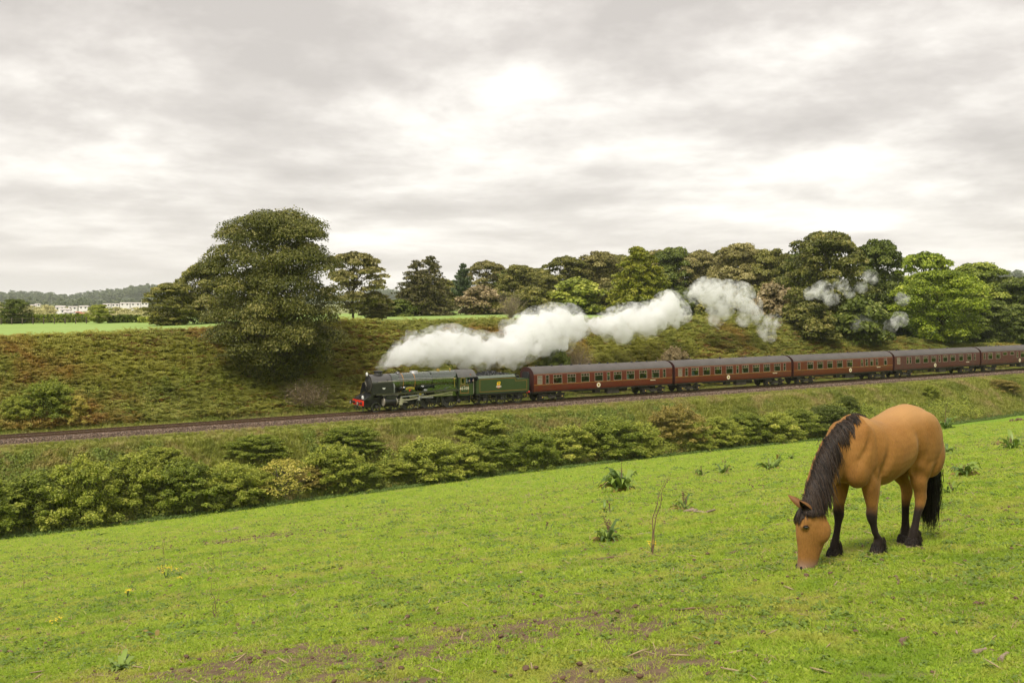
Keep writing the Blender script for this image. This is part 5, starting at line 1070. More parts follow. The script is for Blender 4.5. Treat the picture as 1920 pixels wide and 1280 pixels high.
# legs: left fore, right fore (a step ahead), left hind (under the body), right hind
def foreleg(fx, kx, sy, top, lift=0):
    hx, hy = fx, sy*.135; g = gz(hx, hy)
    limb(b, [(top, sy*.15, .98, .15, .10), (top-.01, sy*.155, .86, .135, .10), (top*.6+kx*.4, sy*.15, .74, .108, .086), (top*.3+kx*.7, sy*.142, .62, .082, .068), (kx+.004, sy*.138, .52, .058, .053), (kx+.012, sy*.137, .455, .060, .056), (kx+.006, sy*.137, .40, .052, .048),
             (kx*.75+hx*.25, hy, .33, .038, .034), (kx*.45+hx*.55, hy, .24+g*.5, .037, .033), (hx-.012, hy, .165+g, .046, .041), (hx-.006, hy, .125+g, .050, .045), (hx+.012, hy, .085+g, .048, .044), (hx+.022, hy, .045+g, .055, .052), (hx+.022, hy, .02+g, .055, .052)])
    return hx+.025, hy, g
def hindleg(fx, kx, sy):
    hx, hy = fx, sy*.14; g = gz(hx, hy)
    limb(b, [(-.56, sy*.16, 1.02, .23, .12), (-.53, sy*.165, .90, .20, .11), (-.50+.25*(kx+.62), sy*.16, .79, .155, .092), (-.54+.6*(kx+.62), sy*.15, .69, .108, .072), (kx-.008, sy*.143, .60, .078, .056), (kx-.022, sy*.14, .53, .073, .053), (kx-.012, sy*.14, .465, .061, .047),
             (kx*.7+hx*.3, hy, .38, .047, .038), (kx*.4+hx*.6, hy, .27+g*.5, .043, .036), (hx-.008, hy, .175+g, .050, .043), (hx, hy, .13+g, .053, .047), (hx+.018, hy, .09+g, .050, .046), (hx+.028, hy, .045+g, .057, .054), (hx+.028, hy, .02+g, .057, .054)])
    return hx+.03, hy, g
FEET = [foreleg(.20, .29, 1, .36), foreleg(.53, .45, -1, .40), hindleg(-.36, -.46, 1), hindleg(-.61, -.62, -1)]
raw = b.mesh("horse_raw", [], None); tmp = bpy.data.objects.new('horse_raw', raw); COL.objects.link(tmp)
md = tmp.modifiers.new('r', 'REMESH'); md.mode = 'VOXEL'; md.voxel_size = .0125; md.use_smooth_shade = True
m2 = tmp.modifiers.new('s', 'SMOOTH'); m2.factor = .5; m2.iterations = 5
dg = bpy.context.evaluated_depsgraph_get(); hme = bpy.data.meshes.new_from_object(tmp.evaluated_get(dg)); bpy.data.objects.remove(tmp); bpy.data.meshes.remove(raw)
hme.name = 'body'; nv = len(hme.vertices); co = np.empty(nv*3, np.float32); hme.vertices.foreach_get('co', co); co = co.reshape(-1, 3).astype(float)
# shallow anatomy: shoulder line, flank, thigh groove, ribs of belly
def dent(cx, cz_, rx, rz, d, ang=0.0, side=True):
    dx, dz = co[:, 0]-cx, co[:, 2]-cz_; a = math.cos(ang)*dx+math.sin(ang)*dz; c_ = -math.sin(ang)*dx+math.cos(ang)*dz
    w = np.exp(-(a/rx)**2-(c_/rz)**2)*np.clip(np.abs(co[:, 1])*8-.6, 0, 1); co[:, 1] -= np.sign(co[:, 1])*w*d*1.35
dent(-.30, .98, .05, .26, .035, -.25); dent(.26, .98, .04, .22, .022, .22); dent(-.36, .80, .12, .05, .03, .5); dent(.53, 1.1, .03, .2, .016, .5); dent(-.55, .80, .04, .12, .015, .2); dent(.37, .85, .03, .07, .015, -.6)
hme.vertices.foreach_set('co', co.astype(np.float32).ravel()); hme.update()
x, y, z = co.T; nz = fbm(x*9+y*5, z*9, 3, 3)-.5
low = sst(.56, .44, z+nz*.10+np.where(x < 0, .06, 0))*(x < .85)                    # dark points on the legs
shin = low*np.clip(1-np.abs(z-.27)/.13, 0, 1)*sst(.0, .03, np.where(y > 0, y-.13, -.05))*.0
muz = sst(.17, .07, z+nz*.06)*(x > .95)
dorsal = 0*z
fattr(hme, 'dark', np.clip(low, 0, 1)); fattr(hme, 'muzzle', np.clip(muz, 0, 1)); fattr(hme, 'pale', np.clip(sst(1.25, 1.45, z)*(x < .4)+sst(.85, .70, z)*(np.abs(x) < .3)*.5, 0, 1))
def coatmat():
    m, N, L = nodes('dun_coat'); tc = N.new('ShaderNodeTexCoord'); v = tc.outputs['Object']
    def A(n_): q = N.new('ShaderNodeAttribute'); q.attribute_name = n_; return q.outputs['Fac']
    c = ramp(N, L, noise_(N, L, v, 3.5, 6, .6), [(.3, (.225, .100, .022)), (.55, (.315, .150, .037)), (.75, (.395, .200, .057))])
    mp = N.new('ShaderNodeMapping'); mp.inputs['Scale'].default_value = (1, 1, .35); L.new(v, mp.inputs[0])
    hair = noise_(N, L, mp.outputs[0], 85, 4, .75); c = mix_(N, L, .36, c, ramp(N, L, hair, [(.3, (.10, .042, .010)), (.7, (.42, .19, .05))]))
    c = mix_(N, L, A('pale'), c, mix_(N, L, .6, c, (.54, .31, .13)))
    c = mix_(N, L, A('muzzle'), c, (.25, .155, .105)); c = mix_(N, L, A('dark'), c, (.020, .014, .011))
    p = N.new('ShaderNodeBsdfPrincipled'); L.new(c, p.inputs['Base Color']); p.inputs['Roughness'].default_value = .78; p.inputs['Specular IOR Level'].default_value = .18
    p.inputs['Sheen Weight'].default_value = .12; p.inputs['Sheen Roughness'].default_value = .4; p.inputs['Sheen Tint'].default_value = (1, .8, .55, 1)
    bm_ = N.new('ShaderNodeBump'); bm_.inputs['Strength'].default_value = .45; bm_.inputs['Distance'].default_value = .006; L.new(hair, bm_.inputs['Height']); L.new(bm_.outputs[0], p.inputs['Normal'])
    o = N.new('ShaderNodeOutputMaterial'); L.new(p.outputs[0], o.inputs[0]); return m
M_coat = coatmat(); hme.materials.clear(); hme.materials.append(M_coat); hme.polygons.foreach_set('use_smooth', np.ones(len(hme.polygons), bool))
ho = empty('horse', HO, 0); ho.matrix_world = HM; tag(ho, 'tan dun horse with black mane and legs grazing in the pasture', 'horse')
body = link('body', hme, ho)
def hairmat(name, c0, c1):
    m, N, L = nodes(name); a = N.new('ShaderNodeAttribute'); a.attribute_name = 'tint'; c = ramp(N, L, a.outputs['Fac'], [(.1, c0), (.9, c1)])
    p = N.new('ShaderNodeBsdfPrincipled'); L.new(c, p.inputs['Base Color']); p.inputs['Roughness'].default_value = .45; p.inputs['Specular IOR Level'].default_value = .35
    o = N.new('ShaderNodeOutputMaterial'); L.new(p.outputs[0], o.inputs[0]); return m
M_hair = hairmat('mane_hair', (.010, .007, .006), (.085, .054, .034)); M_feath = hairmat('feather_hair', (.010, .008, .007), (.045, .030, .020)); M_tail = hairmat('tail_hair', (.006, .005, .005), (.022, .015, .011))
def hair_object(name, strands, mat, width=.006):
    """strands: (k points, tint); each becomes a thin three-sided tapering lock"""
    V = []; Fc = []; T = []
    for P, t in strands:
        P = np.asarray(P); k = len(P); d = unit(np.gradient(P, axis=0)); s = unit(np.cross(d, rng.normal(size=3))); q = np.cross(d, s); o = len(V)
        w = width*np.concatenate([np.linspace(.9, 1.0, k-2), [.6, .12]])[:, None]
        ring = np.stack([P+s*w, P-s*w*.5+q*w*.85, P-s*w*.5-q*w*.85], 1).reshape(-1, 3); V.append(ring); n0 = sum(len(x_) for x_ in V[:-1])
        for i in range(k-1):
            for j in range(3): Fc.append((n0+i*3+j, n0+i*3+(j+1) % 3, n0+(i+1)*3+(j+1) % 3, n0+(i+1)*3+j))
        T += [t]*(k*3)
    me = rawmesh(name, np.concatenate(V), np.array(Fc), [mat], smooth=True); fattr(me, 'tint', T); return me
from mathutils.bvhtree import BVHTree
bvh = BVHTree.FromPolygons([v_.co for v_ in hme.vertices], [tuple(p.vertices) for p in hme.polygons])
def off_surface(p, d=.008):
    loc, nor, i, dist = bvh.find_nearest(p)
    if loc is None: return p
    if (p-loc).dot(nor) < d: return loc+nor*d
    return p
def nearest(p, d=0.0):
    loc, nor, i, dist = bvh.find_nearest(p); return loc+nor*d
def strand(p0, d0, length, grav, n=9, wob=.02, clearance=.008):
    P = [Vector(p0)]; d = Vector(d0).normalized(); st_ = length/n; wv = Vector(rng.normal(size=3))*wob
    for i in range(n):
        d = (d+Vector((0, 0, -grav))+wv+Vector(rng.normal(size=3))*wob*.6).normalized(); q = off_surface(P[-1]+d*st_, clearance); P.append(q)
    return [tuple(q) for q in P]
# mane: roots along the crest from the withers to the poll, most of it falling on the near (left) side
CR = [Vector(c)+Vector((-t[1], 0, t[0])).normalized()*up for c, t, w, up, dn in nk]; CR[0] = Vector((.36, 0, 1.44)); CR[-1] = hr((1.34, 0, .62))
def crest(t): f = t*(len(CR)-1); i = min(int(f), len(CR)-2); return CR[i].lerp(CR[i+1], f-i)
ST = []
for lock in range(240):
    t0 = .94*rng.random()**.8; side = 1; tw = rng.normal()*.3; ln = float(np.interp(t0, [0, .15, .35, .65, .85, 1], [.12, .19, .30, .46, .42, .16]))*rng.uniform(.6, 1.15); back = 1.0*(1-t0/.35) if t0 < .35 else 0
    if t0 < .3 and rng.random() < .45: continue
    r0 = crest(t0); ln = min(ln, max(.08, (r0.z-.60)*1.05+.07)); lift = .012*rng.random()+(.03*rng.random() if t0 > .3 else 0)
    for k in range(20):
        t = min(1, max(0, t0+rng.normal()*.008)); p = off_surface(crest(t)+Vector((0, .022*side+rng.normal()*.016, .01)), .004)
        ST.append((strand(p, (-.75*back+.12*tw, side*(.55+.1*tw), -.25), ln*rng.uniform(.55, 1.12), .30, 10, wob=.034, clearance=.004+lift+.006*rng.random()), np.clip(.38+.22*rng.normal()+.25*tw, 0, 1)))
link('mane', hair_object('mane', ST, M_hair, .0030), ho)
ST = []
for k in range(230):
    p = off_surface(hr((1.345+rng.normal()*.018, .0+rng.normal()*.03, .60)), .004); ST.append((strand(p, hrd((.45+.15*rng.normal(), .15*rng.normal(), -.3)), rng.uniform(.08, .17), .5, 8, wob=.04, clearance=.004+.012*rng.random()), np.clip(.35+.25*rng.normal(), 0, 1)))
link('forelock', hair_object('forelock', ST, M_hair, .0028), ho)
# tail
ST = []; 
for k in range(1500):
    a = rng.uniform(0, 6.283); rr = .028*math.sqrt(rng.random()); p = Vector((-.80+rr*math.cos(a), rr*math.sin(a), 1.22-.16*rng.random())); sp = rng.normal(size=2); ln = rng.uniform(.6, 1.0)*(1.05-.12*abs(sp[0]))
    P = [np.array(p)]
    for i in range(10):
        f = (i+1)/10; P.append(np.array([p.x-.03*math.sin(min(1, f*2.2)*1.57)-.01*f+.05*np.clip(sp[0], -1.8, 1.8)*math.sin(f*2.2)*f**.5+.006*rng.normal()*f, p.y+.055*np.clip(sp[1], -1.8, 1.8)*math.sin(f*2.2)*f**.5+.006*rng.normal()*f, p.z-ln*f**1.05]))
    ST.append((P, np.clip(.4+.3*rng.normal(), 0, 1)))
tl = hair_object('tail', ST, M_tail, .0034); link('tail', tl, ho)
# feathered fetlocks and hooves
M_hoof = paint('hoof_horn', (.34, .25, .17), .6, var=.3, scale=12, bump=.2)
for hx, hy, g in FEET:
    hf = MB(); hf.lathe([(.05, .062), (.056, .055), (.066, .0), (.064, -.012)], (hx, hy, g), 'z', 18).build('hoof', M_hoof, ho, 35)
    ST = []
    for k in range(700):
        a = rng.uniform(0, 6.283); back = math.cos(a) < -.1; h0 = rng.uniform(.05, .19 if back else .12)
        p = off_surface(Vector((hx-.03+.06*math.cos(a), hy+.055*math.sin(a), g+h0)), .002); o = Vector((math.cos(a)-.25, math.sin(a)*.8, 0))
        ST.append((strand(p, o*.16+Vector((0, 0, -.9)), rng.uniform(.06, .11)*(1.2 if back else .7), .12, 6, .05, .003+.014*rng.random()*(1.6 if back else 1)), np.clip(.4+.25*rng.normal(), 0, 1)))
    ST = [(np.maximum(np.array(P), [-9, -9, g+.040]), t) for P, t in ST]
    link('fetlock_feather', hair_object('fetlock_feather', ST, M_feath, .0026), ho)
# eyes, nostrils, mouth, ears
M_eye = paint('dark_eye', (.012, .008, .006), .08, var=.1, coat=1.0); M_lid = paint('eyelid', (.09, .04, .014), .8); M_nos = paint('nostril_dark', (.018, .012, .01), .8); M_earin = paint('ear_inside', (.03, .018, .014), .9, var=.3); M_ear = paint('ear_coat', (.20, .085, .022), .7, var=.2)
for s in (1, -1):
    e = nearest(hr((1.362, s*.12, .455))); nn = hrd((.35, s, 0)).normalized(); e2 = e-nn*.012; ax_ = hrd((1, 0, 0)); MB().ball(e2, .027, .027, .023, 14, 10).build('eye', M_eye, ho, 60)
    MB().tube([e+ax_*-.036+nn*.004+Vector((0, 0, -.004)), e+ax_*-.014+nn*.014+Vector((0, 0, .022)), e+ax_*.016+nn*.012+Vector((0, 0, .021)), e+ax_*.036-nn*.004+Vector((0, 0, -.006))], [.003, .005, .005, .003], 6).build('eyelid', M_lid, ho, 60)
    n_ = nearest(hr((1.40, s*.06, .062)), -.006); MB().ball(n_, .017, .015, .024, 10, 8).build('nostril', M_nos, ho, 60)
MB().tube([nearest(hr(q), .0) for q in ((1.285, .08, .048), (1.32, .070, .030), (1.37, .03, .014), (1.37, -.03, .014), (1.32, -.07, .030), (1.285, -.08, .048))], [.004, .007, .008, .008, .007, .004], 6).build('mouth_line', M_nos, ho, 60)
for s in (1, -1):
    # ears point forward and out, open side to the front
    base = hr((1.315, s*.066, .608)); ax = hrd((.66, s*.42, .56)).normalized(); op = hrd((.35, s*.55, -.75)); op = (op-ax*op.dot(ax)).normalized(); sd2 = ax.cross(op); out = []; inn = []
    for t, w in ((-.12, .036), (.0, .043), (.25, .052), (.5, .047), (.75, .030), (.93, .012), (1.0, .003)):
        c = base+ax*t*.185; out.append([c+sd2*w*math.cos(q)*.85-op*w*math.sin(q)*.75 for q in np.linspace(-.35, math.pi+.35, 11)]); inn.append([c+sd2*w*math.cos(q)*.70-op*w*math.sin(q)*.52 for q in np.linspace(-.2, math.pi+.2, 11)])
    ea = MB().loft(out, cap=False, closed=False).build('ear', M_ear, ho, 60); MB().loft(inn, cap=False, closed=False).build('ear_lining', M_earin, ea, 60)
# ------------------------------------------------------------------ weeds, sticks and stones in the pasture
M_dock = [leafmat('dock_leaf_%d' % i, [(.1, c), (.9, tuple(q*1.3 for q in c))], .3, rough=.4) for i, c in enumerate(((.15, .22, .04), (.22, .30, .06), (.28, .20, .06), (.11, .17, .045)))]
M_stalk = paint('dead_stalk', (.17, .10, .06), .9, var=.4, scale=12); M_green = paint('green_stem', (.12, .17, .04), .7, var=.3, scale=12)
M_rag = paint('ragwort_yellow', (.78, .58, .02), .6, var=.15, scale=30); M_stick = paint('weathered_stick', (.30, .22, .16), .9, var=.35, scale=10, bump=.4); M_stick2 = paint('brown_stick', (.17, .105, .065), .9, var=.4, scale=10, bump=.4)
def leaf_shape(L_, w, up, droop, seed):
    r = np.random.default_rng(seed); V = []; n = 7
    for i in range(n):
        t = i/(n-1); x = L_*(.08+.92*t)*(1-.12*t*droop); z = up*L_*(1.5*t-t*t*(.75+.65*droop)); ww = w*math.sin(math.pi*min(.98, (.10+.9*t)**.8))*.5+.002; wv = .012*math.sin(t*11+seed)
        V += [(x, -ww, z+ww*.35+wv), (x, 0, z), (x, ww, z+ww*.35-wv)]
    Fc = []
    for i in range(n-1):
        for j in (0, 1): Fc.append((i*3+j, i*3+j+1, (i+1)*3+j+1, (i+1)*3+j))
    me = rawmesh('leaf', np.array(V), np.array(Fc), [M_dock[seed % 4]], smooth=True); fattr(me, 'tint', np.full(len(V), r.uniform(.2, .9))); return me
LEAFS = [leaf_shape(.36, .085, u_, d_, i) for i, (u_, d_) in enumerate(((.55, .8), (.8, .5), (.35, 1.0), (1.1, .35), (.5, 1.0), (.9, .6), (.25, .9), (.7, .8)))]
def joined_leaves(n, size, seed, spread=.05):
    r = np.random.default_rng(seed); V = []; Fc = []; T = []; o = 0; mi = []
    for k in range(n):
        me = LEAFS[r.integers(0, 8)]; c = np.empty(len(me.vertices)*3, np.float32); me.vertices.foreach_get('co', c); c = c.reshape(-1, 3)*size*r.uniform(.6, 1.2); a = r.uniform(0, 6.283); R_ = np.array([[math.cos(a), -math.sin(a), 0], [math.sin(a), math.cos(a), 0], [0, 0, 1]])
        V.append(c@R_.T+np.array([r.normal()*spread, r.normal()*spread, 0])); f = np.array([p.vertices[:] for p in me.polygons])+o; Fc.append(f); o += len(c); T += [r.uniform(.1, .9)]*len(c); mi += [r.choice([0, 1, 1, 3, 2], p=[.35, .2, .2, .15, .1])]*len(f)
    me = rawmesh('foliage', np.concatenate(V), np.concatenate(Fc), M_dock, smooth=True, midx=mi); fattr(me, 'tint', T); return me
def stalk(b, p, h, lean, seeds=True, r0=.006, sd=1):
    r = np.random.default_rng(sd); P = [Vector(p)+Vector((lean[0]*t*t*h, lean[1]*t*t*h, h*t))+Vector((r.normal()*.006, r.normal()*.006, 0)) for t in np.linspace(0, 1, 6)]; b.tube(P, [r0, r0*.9, r0*.8, r0*.7, r0*.5, r0*.3], 5)
    if seeds:
        for k in range(22): t = r.uniform(.45, 1); i = min(int(t*5), 4); q = P[i].lerp(P[i+1], t*5-i); b.ball(q+Vector(r.normal(size=3)*.012), .004+.004*r.random(), None, .007, 5, 4)
def plant_at(name, px, py, label, cat, group=None, rz=None):
    x, y = ground_hit(px, py); o = empty(name, (x, y, tz(x, y)-.005), rng.uniform(0, 6.28) if rz is None else rz); tag(o, label, cat, group); return o, y/F
def dock(px, py, hpx, wpx, n, stalks, label, big=False, sd=1):
    o, m = plant_at('dock_plant', px, py, label, 'weed', 'docks and thistles in the pasture'); r = np.random.default_rng(sd+px); size = wpx*m/.52; n = int(n*1.7); o.scale = (1, 1, 1.55 if hpx > 10 else .8); size *= 1 if hpx > 10 else .75
    if big:
        for k in range(n):
            l = link('leaf', LEAFS[r.integers(0, 8)], o, (r.normal()*.03*size, r.normal()*.03*size, 0), (0, 0, r.uniform(0, 6.28))); q = size*r.uniform(.55, 1.15); l.scale = (q, q, q)
    else: link('foliage', joined_leaves(n, size, sd+px), o)
    for k in range(stalks):
        b = MB(); stalk(b, (r.normal()*.03, r.normal()*.03, 0), hpx*m/1.55*r.uniform(.75, 1.1), (r.normal()*.2, r.normal()*.2), True, .005*max(1, size), sd+k); b.build('seed_stalk', M_stalk, o)
DK = [(1166, 922, 56, 64, 26, 2, 'biggest dock plant with broad leaves and brown seed stalk before the hedge', True), (1138, 1016, 44, 52, 20, 3, 'leafy dock with brown stalks close to the two tall bare stems', True), (1284, 957, 34, 42, 15, 3, 'dock with upright stalks just beyond the two tall bare stems', True),
      (1446, 881, 26, 46, 16, 1, 'bushy dock standing nearest to the mane, in the far part of the field', True), (1357, 888, 24, 34, 12, 1, 'spiky dock in the middle of the three far ones', False), (1316, 892, 18, 26, 8, 2, 'thin dock beside a pale stick in the far field', False), (1460, 866, 20, 24, 8, 1, 'small dock hiding behind the bushy one near the mane', False), (1486, 861, 18, 24, 8, 1, 'small leafy dock between mane and hedge', False),
      (1810, 893, 30, 50, 20, 2, 'leafy dock directly beyond the horse tail', True), (1895, 843, 26, 44, 12, 3, 'dock with thin stalks near the picture edge, farther than the tail', False), (1772, 805, 52, 34, 14, 3, 'tall dark dock peeping over the horse rump', False), (1776, 850, 26, 30, 12, 0, 'yellowing dock showing just behind the rump', False), (1800, 945, 8, 40, 10, 0, 'flat dock rosette low beside the horse tail', False), (1782, 925, 22, 30, 9, 1, 'scrappy weed with one stalk beside the horse tail', False),
      (1141, 962, 24, 30, 7, 2, 'two thin stalks over a flat weed between the big docks', False), (1112, 917, 24, 16, 5, 1, 'single upright stalk weed beside the biggest dock', False), (1026, 992, 14, 18, 6, 1, 'tiny weed in the open middle of the field', False), (873, 958, 20, 18, 9, 0, 'tiny upright green tuft left alone in the far middle field', False), (1358, 868, 12, 14, 5, 1, 'tiny weed at the far edge below the hedge', False), (290, 1196, 6, 56, 16, 0, 'low grey-green thistle rosette in the near field', False), (225, 1254, 6, 72, 20, 0, 'dark green thistle rosette near the bottom of the picture', False), (676, 956, 8, 20, 7, 0, 'pale green low weed far out in the field', False)]
for px, py, h, w, n, st_, lab, bg_ in DK: dock(px, py, h, w, n, st_, lab, bg_)
def ragwort(px, py, hpx, n, label, sd):
    o, m = plant_at('ragwort', px, py, label, 'flower', 'yellow ragwort in the pasture'); r = np.random.default_rng(sd); h = hpx*m; link('foliage', joined_leaves(10, h*1.3, sd, .02), o)
    for k in range(n):
        b = MB(); lx, ly = r.normal()*.35*h, r.normal()*.35*h; z = h*r.uniform(.75, 1.1); b.tube([(0, 0, 0), (lx*.4, ly*.4, z*.6), (lx, ly, z)], .004, 5); s_ = b.build('flower_stem', M_green, o)
        f = MB()
        for q in range(5): c = Vector((lx+r.normal()*.025, ly+r.normal()*.025, z+r.normal()*.01)); f.ball(c, .010, .010, .005, 7, 4)
        f.build('flower_head', M_rag, s_)
ragwort(312, 1088, 28, 8, 'ragwort clump with several yellow flower heads in the near field', 1); ragwort(240, 1122, 16, 4, 'small ragwort with few yellow flowers, nearer than the big clump', 2); ragwort(106, 1170, 10, 3, 'lowest ragwort, two yellow heads at ground level near the picture edge', 3); ragwort(1222, 1038, 22, 5, 'ragwort with yellow flowers at the foot of two tall bare stems', 4); ragwort(342, 1090, 10, 2, 'single yellow ragwort head just beside the big clump', 5); ragwort(1290, 1040, 5, 1, 'single yellow flower low beside the tall bare stems', 6)
def stems(px, py, tops, label, r0=.006, seeds=False, mat=None):
    o, m = plant_at('dead_stem_plant', px, py, label, 'stem', 'dead stems in the pasture', 0.0)
    for i, (dx, h) in enumerate(tops):
        q = MB(); r = np.random.default_rng(px+i); H_ = h*m; D_ = dx*m
        q.tube([(.02*r.normal()+D_*.9*t**1.6, .02*r.normal()*0, H_*t) for t in np.linspace(0, 1, 7)], [r0*(1-.75*t) for t in np.linspace(0, 1, 7)], 5)
        if seeds:
            for k in range(14): t = r.uniform(.5, 1); q.ball((D_*.9*t**1.6+r.normal()*.008, r.normal()*.008, H_*t), .007, None, None, 5, 4)
        q.build('stem', mat or M_stalk, o)
stems(1222, 1042, [(20, 142), (36, 148)], 'two tall bare brown stems leaning together in the middle field', .009, True)
for px, py, tops, lab in ((307, 1042, [(-6, 64), (6, 60)], 'pair of tall pale thin stems in the far part of the near field'), (399, 1072, [(0, 30), (2, 22)], 'dark short stump-like stem in the left half of the field'), (414, 1046, [(-6, 24), (2, 30), (6, 34)], 'three thin stems in a row beyond the dark stump-like stem'), (494, 1038, [(-3, 24), (0, 18)], 'lone short brown stem farther along the field'),
                          (178, 1010, [(-6, 22), (2, 26), (8, 24)], 'cluster of short dark stems below the hedge'), (200, 1008, [(2, 18)], 'single dark stem beside the cluster below the hedge'), (44, 1106, [(-4, 44), (6, 34)], 'two dark stems near the picture edge in the left field'), (404, 1160, [(-8, 78), (4, 62), (10, 30), (-14, 22)], 'tall wispy branching dead stems over a fallen twig'), (240, 1105, [(6, 26)], 'thin bent stem between the ragwort plants'), (838, 970, [(-10, 26), (-8, 20)], 'leaning dark dead stem in the far middle field'),
                          (812, 1020, [(4, 30)], 'slender stem on a small weed in the centre field'), (856, 935, [(0, 18)], 'thin reddish stem far out below the hedge'), (717, 998, [(2, 22)], 'faint thin stem in the open left centre field'), (1748, 905, [(26, 40)], 'slanting dead stem behind the horse hindquarters')): stems(px, py, tops, lab, .005)
def stick(px, py, dx, dy, r0, label, mat=None, bend=.12, fork=False):
    x0, y0 = ground_hit(px, py); x1, y1 = ground_hit(px+dx, py+dy); m = MB(); r = np.random.default_rng(px*7+py); n = 8; P = []
    L_ = math.hypot(x1-x0, y1-y0)
    for i in range(n):
        t = i/(n-1); x, y = x0+(x1-x0)*t, y0+(y1-y0)*t; x += r.normal()*L_*bend*.25; y += r.normal()*L_*bend*.25; P.append(Vector((x-x0, y-y0, tz(x, y)-tz(x0, y0)+r0*.7+abs(r.normal())*L_*bend*.12)))
    m.tube(P, [r0*(1-.45*i/(n-1))*r.uniform(.85, 1.15) for i in range(n)], 7)
    if fork: m.tube([P[4], P[4]+Vector((L_*.1, L_*.06, .05)), P[4]+Vector((L_*.22, L_*.08, .1))], [r0*.6, r0*.5, r0*.2], 6)
    o = m.build('fallen_stick', mat or M_stick, None, 60, (x0, y0, tz(x0, y0))); tag(o, label, 'stick', 'sticks lying in the pasture')
for a in ((410, 1000, 45, -8, .045, 'curved pale branch lying below the hedge', M_stick, .15, True), (402, 1004, 28, -2, .025, 'thin stick lying against the curved pale branch', M_stick2), (560, 1004, 26, -3, .03, 'short brown stick alone in the left centre field', M_stick2), (180, 1054, 34, -5, .022, 'pale straight stick in the left field', M_stick), (1256, 1146, 152, -8, .010, 'long thin brown stick lying in the near field before the horse', M_stick2, .06), (910, 1008, 40, -5, .022, 'pale stick in the open centre field', M_stick, .1),
          (955, 1004, 12, -2, .02, 'short pale stub at the end of the centre stick', M_stick), (1290, 960, 50, 5, .03, 'wavy pale stick beyond the tall bare stems', M_stick, .2), (1325, 955, 20, -2, .018, 'short pale stick beyond the wavy one', M_stick), (1188, 1004, 40, -5, .018, 'thin straight pale stick left of the tall bare stems', M_stick, .03), (1120, 1052, 90, -12, .02, 'long reddish twig running to the tall bare stems', M_stick2, .08), (1215, 1041, 45, 10, .012, 'thin dark twig running away from the tall bare stems', M_stick2, .1), (1370, 1040, 45, -16, .016, 'dull thin twig between tall stems and horse head', M_stick2, .05), (1688, 1214, 14, -15, .018, 'short brown stick nearest to the bottom below the horse', M_stick2),
          (1826, 1228, 22, -7, .016, 'short stick in the near right corner of the field', M_stick), (1876, 1242, 12, -12, .016, 'stub of stick closest to the picture corner', M_stick), (1856, 1224, 16, 2, .013, 'thin stick between the two corner sticks', M_stick2), (1682, 1085, 5, 14, .016, 'short reddish stick under the horse belly', M_stick2), (0, 1224, 24, 2, .02, 'dark stick cut by the picture edge low in the field', M_stick2), (392, 1150, 28, 14, .014, 'fallen reddish twig under the wispy dead stems', M_stick2, .05), (1478, 948, 14, -4, .014, 'pale forked twig tip just by the horse ear', M_stick), (1330, 932, 22, 2, .016, 'small pale stick in the far middle field', M_stick), (1815, 935, 42, -4, .014, 'thin brown stick beside the horse tail in the grass', M_stick2), (865, 947, 20, -3, .02, 'pale short stick far out in the field', M_stick), (985, 929, 28, 2, .02, 'curved pale stick far out below the hedge', M_stick, .15), (1430, 1243, 12, -6, .012, 'little twig at the very bottom of the field', M_stick2)): stick(*a)
def stone(px, py, rpx, label, col):
    x, y = ground_hit(px, py); r = rpx*y/F; b = MB().ball((0, 0, r*.25), r, r*.8, r*.55, 9, 6); b.v = [tuple(c*(1+.25*(hash2(np.float64(i), np.float64(px), 1)-.5)) for c in q) for i, q in enumerate(b.v)]
    tag(b.build('field_stone', paint('stone_%d' % px, col, .9, var=.3, scale=20, bump=.5), None, 50, (x, y, tz(x, y))), label, 'stone', 'stones in the pasture')
stone(978, 1077, 8, 'pinkish stone in the open near field', (.45, .28, .2)); stone(1612, 1194, 5, 'pale cream stone below the horse in the near grass', (.6, .52, .4)); stone(575, 1092, 3, 'tiny white stone in the left centre grass', (.7, .66, .6)); stone(325, 1097, 4, 'dark dropping-like stone beside the ragwort', (.12, .08, .05)); stone(1660, 1078, 4, 'small white stone under the horse', (.7, .66, .6))
x, y = ground_hit(1908, 790); b = MB(); r_ = np.random.default_rng(9)
for k in range(40): a, q = r_.uniform(0, 6.28), r_.random()**.5; s_ = r_.uniform(.07, .16); b.ball((q*.9*math.cos(a), q*.6*math.sin(a), .26*(1-q)+.02), s_, s_, s_*.8, 6, 5)
tag(b.build('earth_mound', M_crumb, None, 50, (x, y, tz(x, y))), 'dark heap of turned earth on the field edge near the picture side', 'mound')
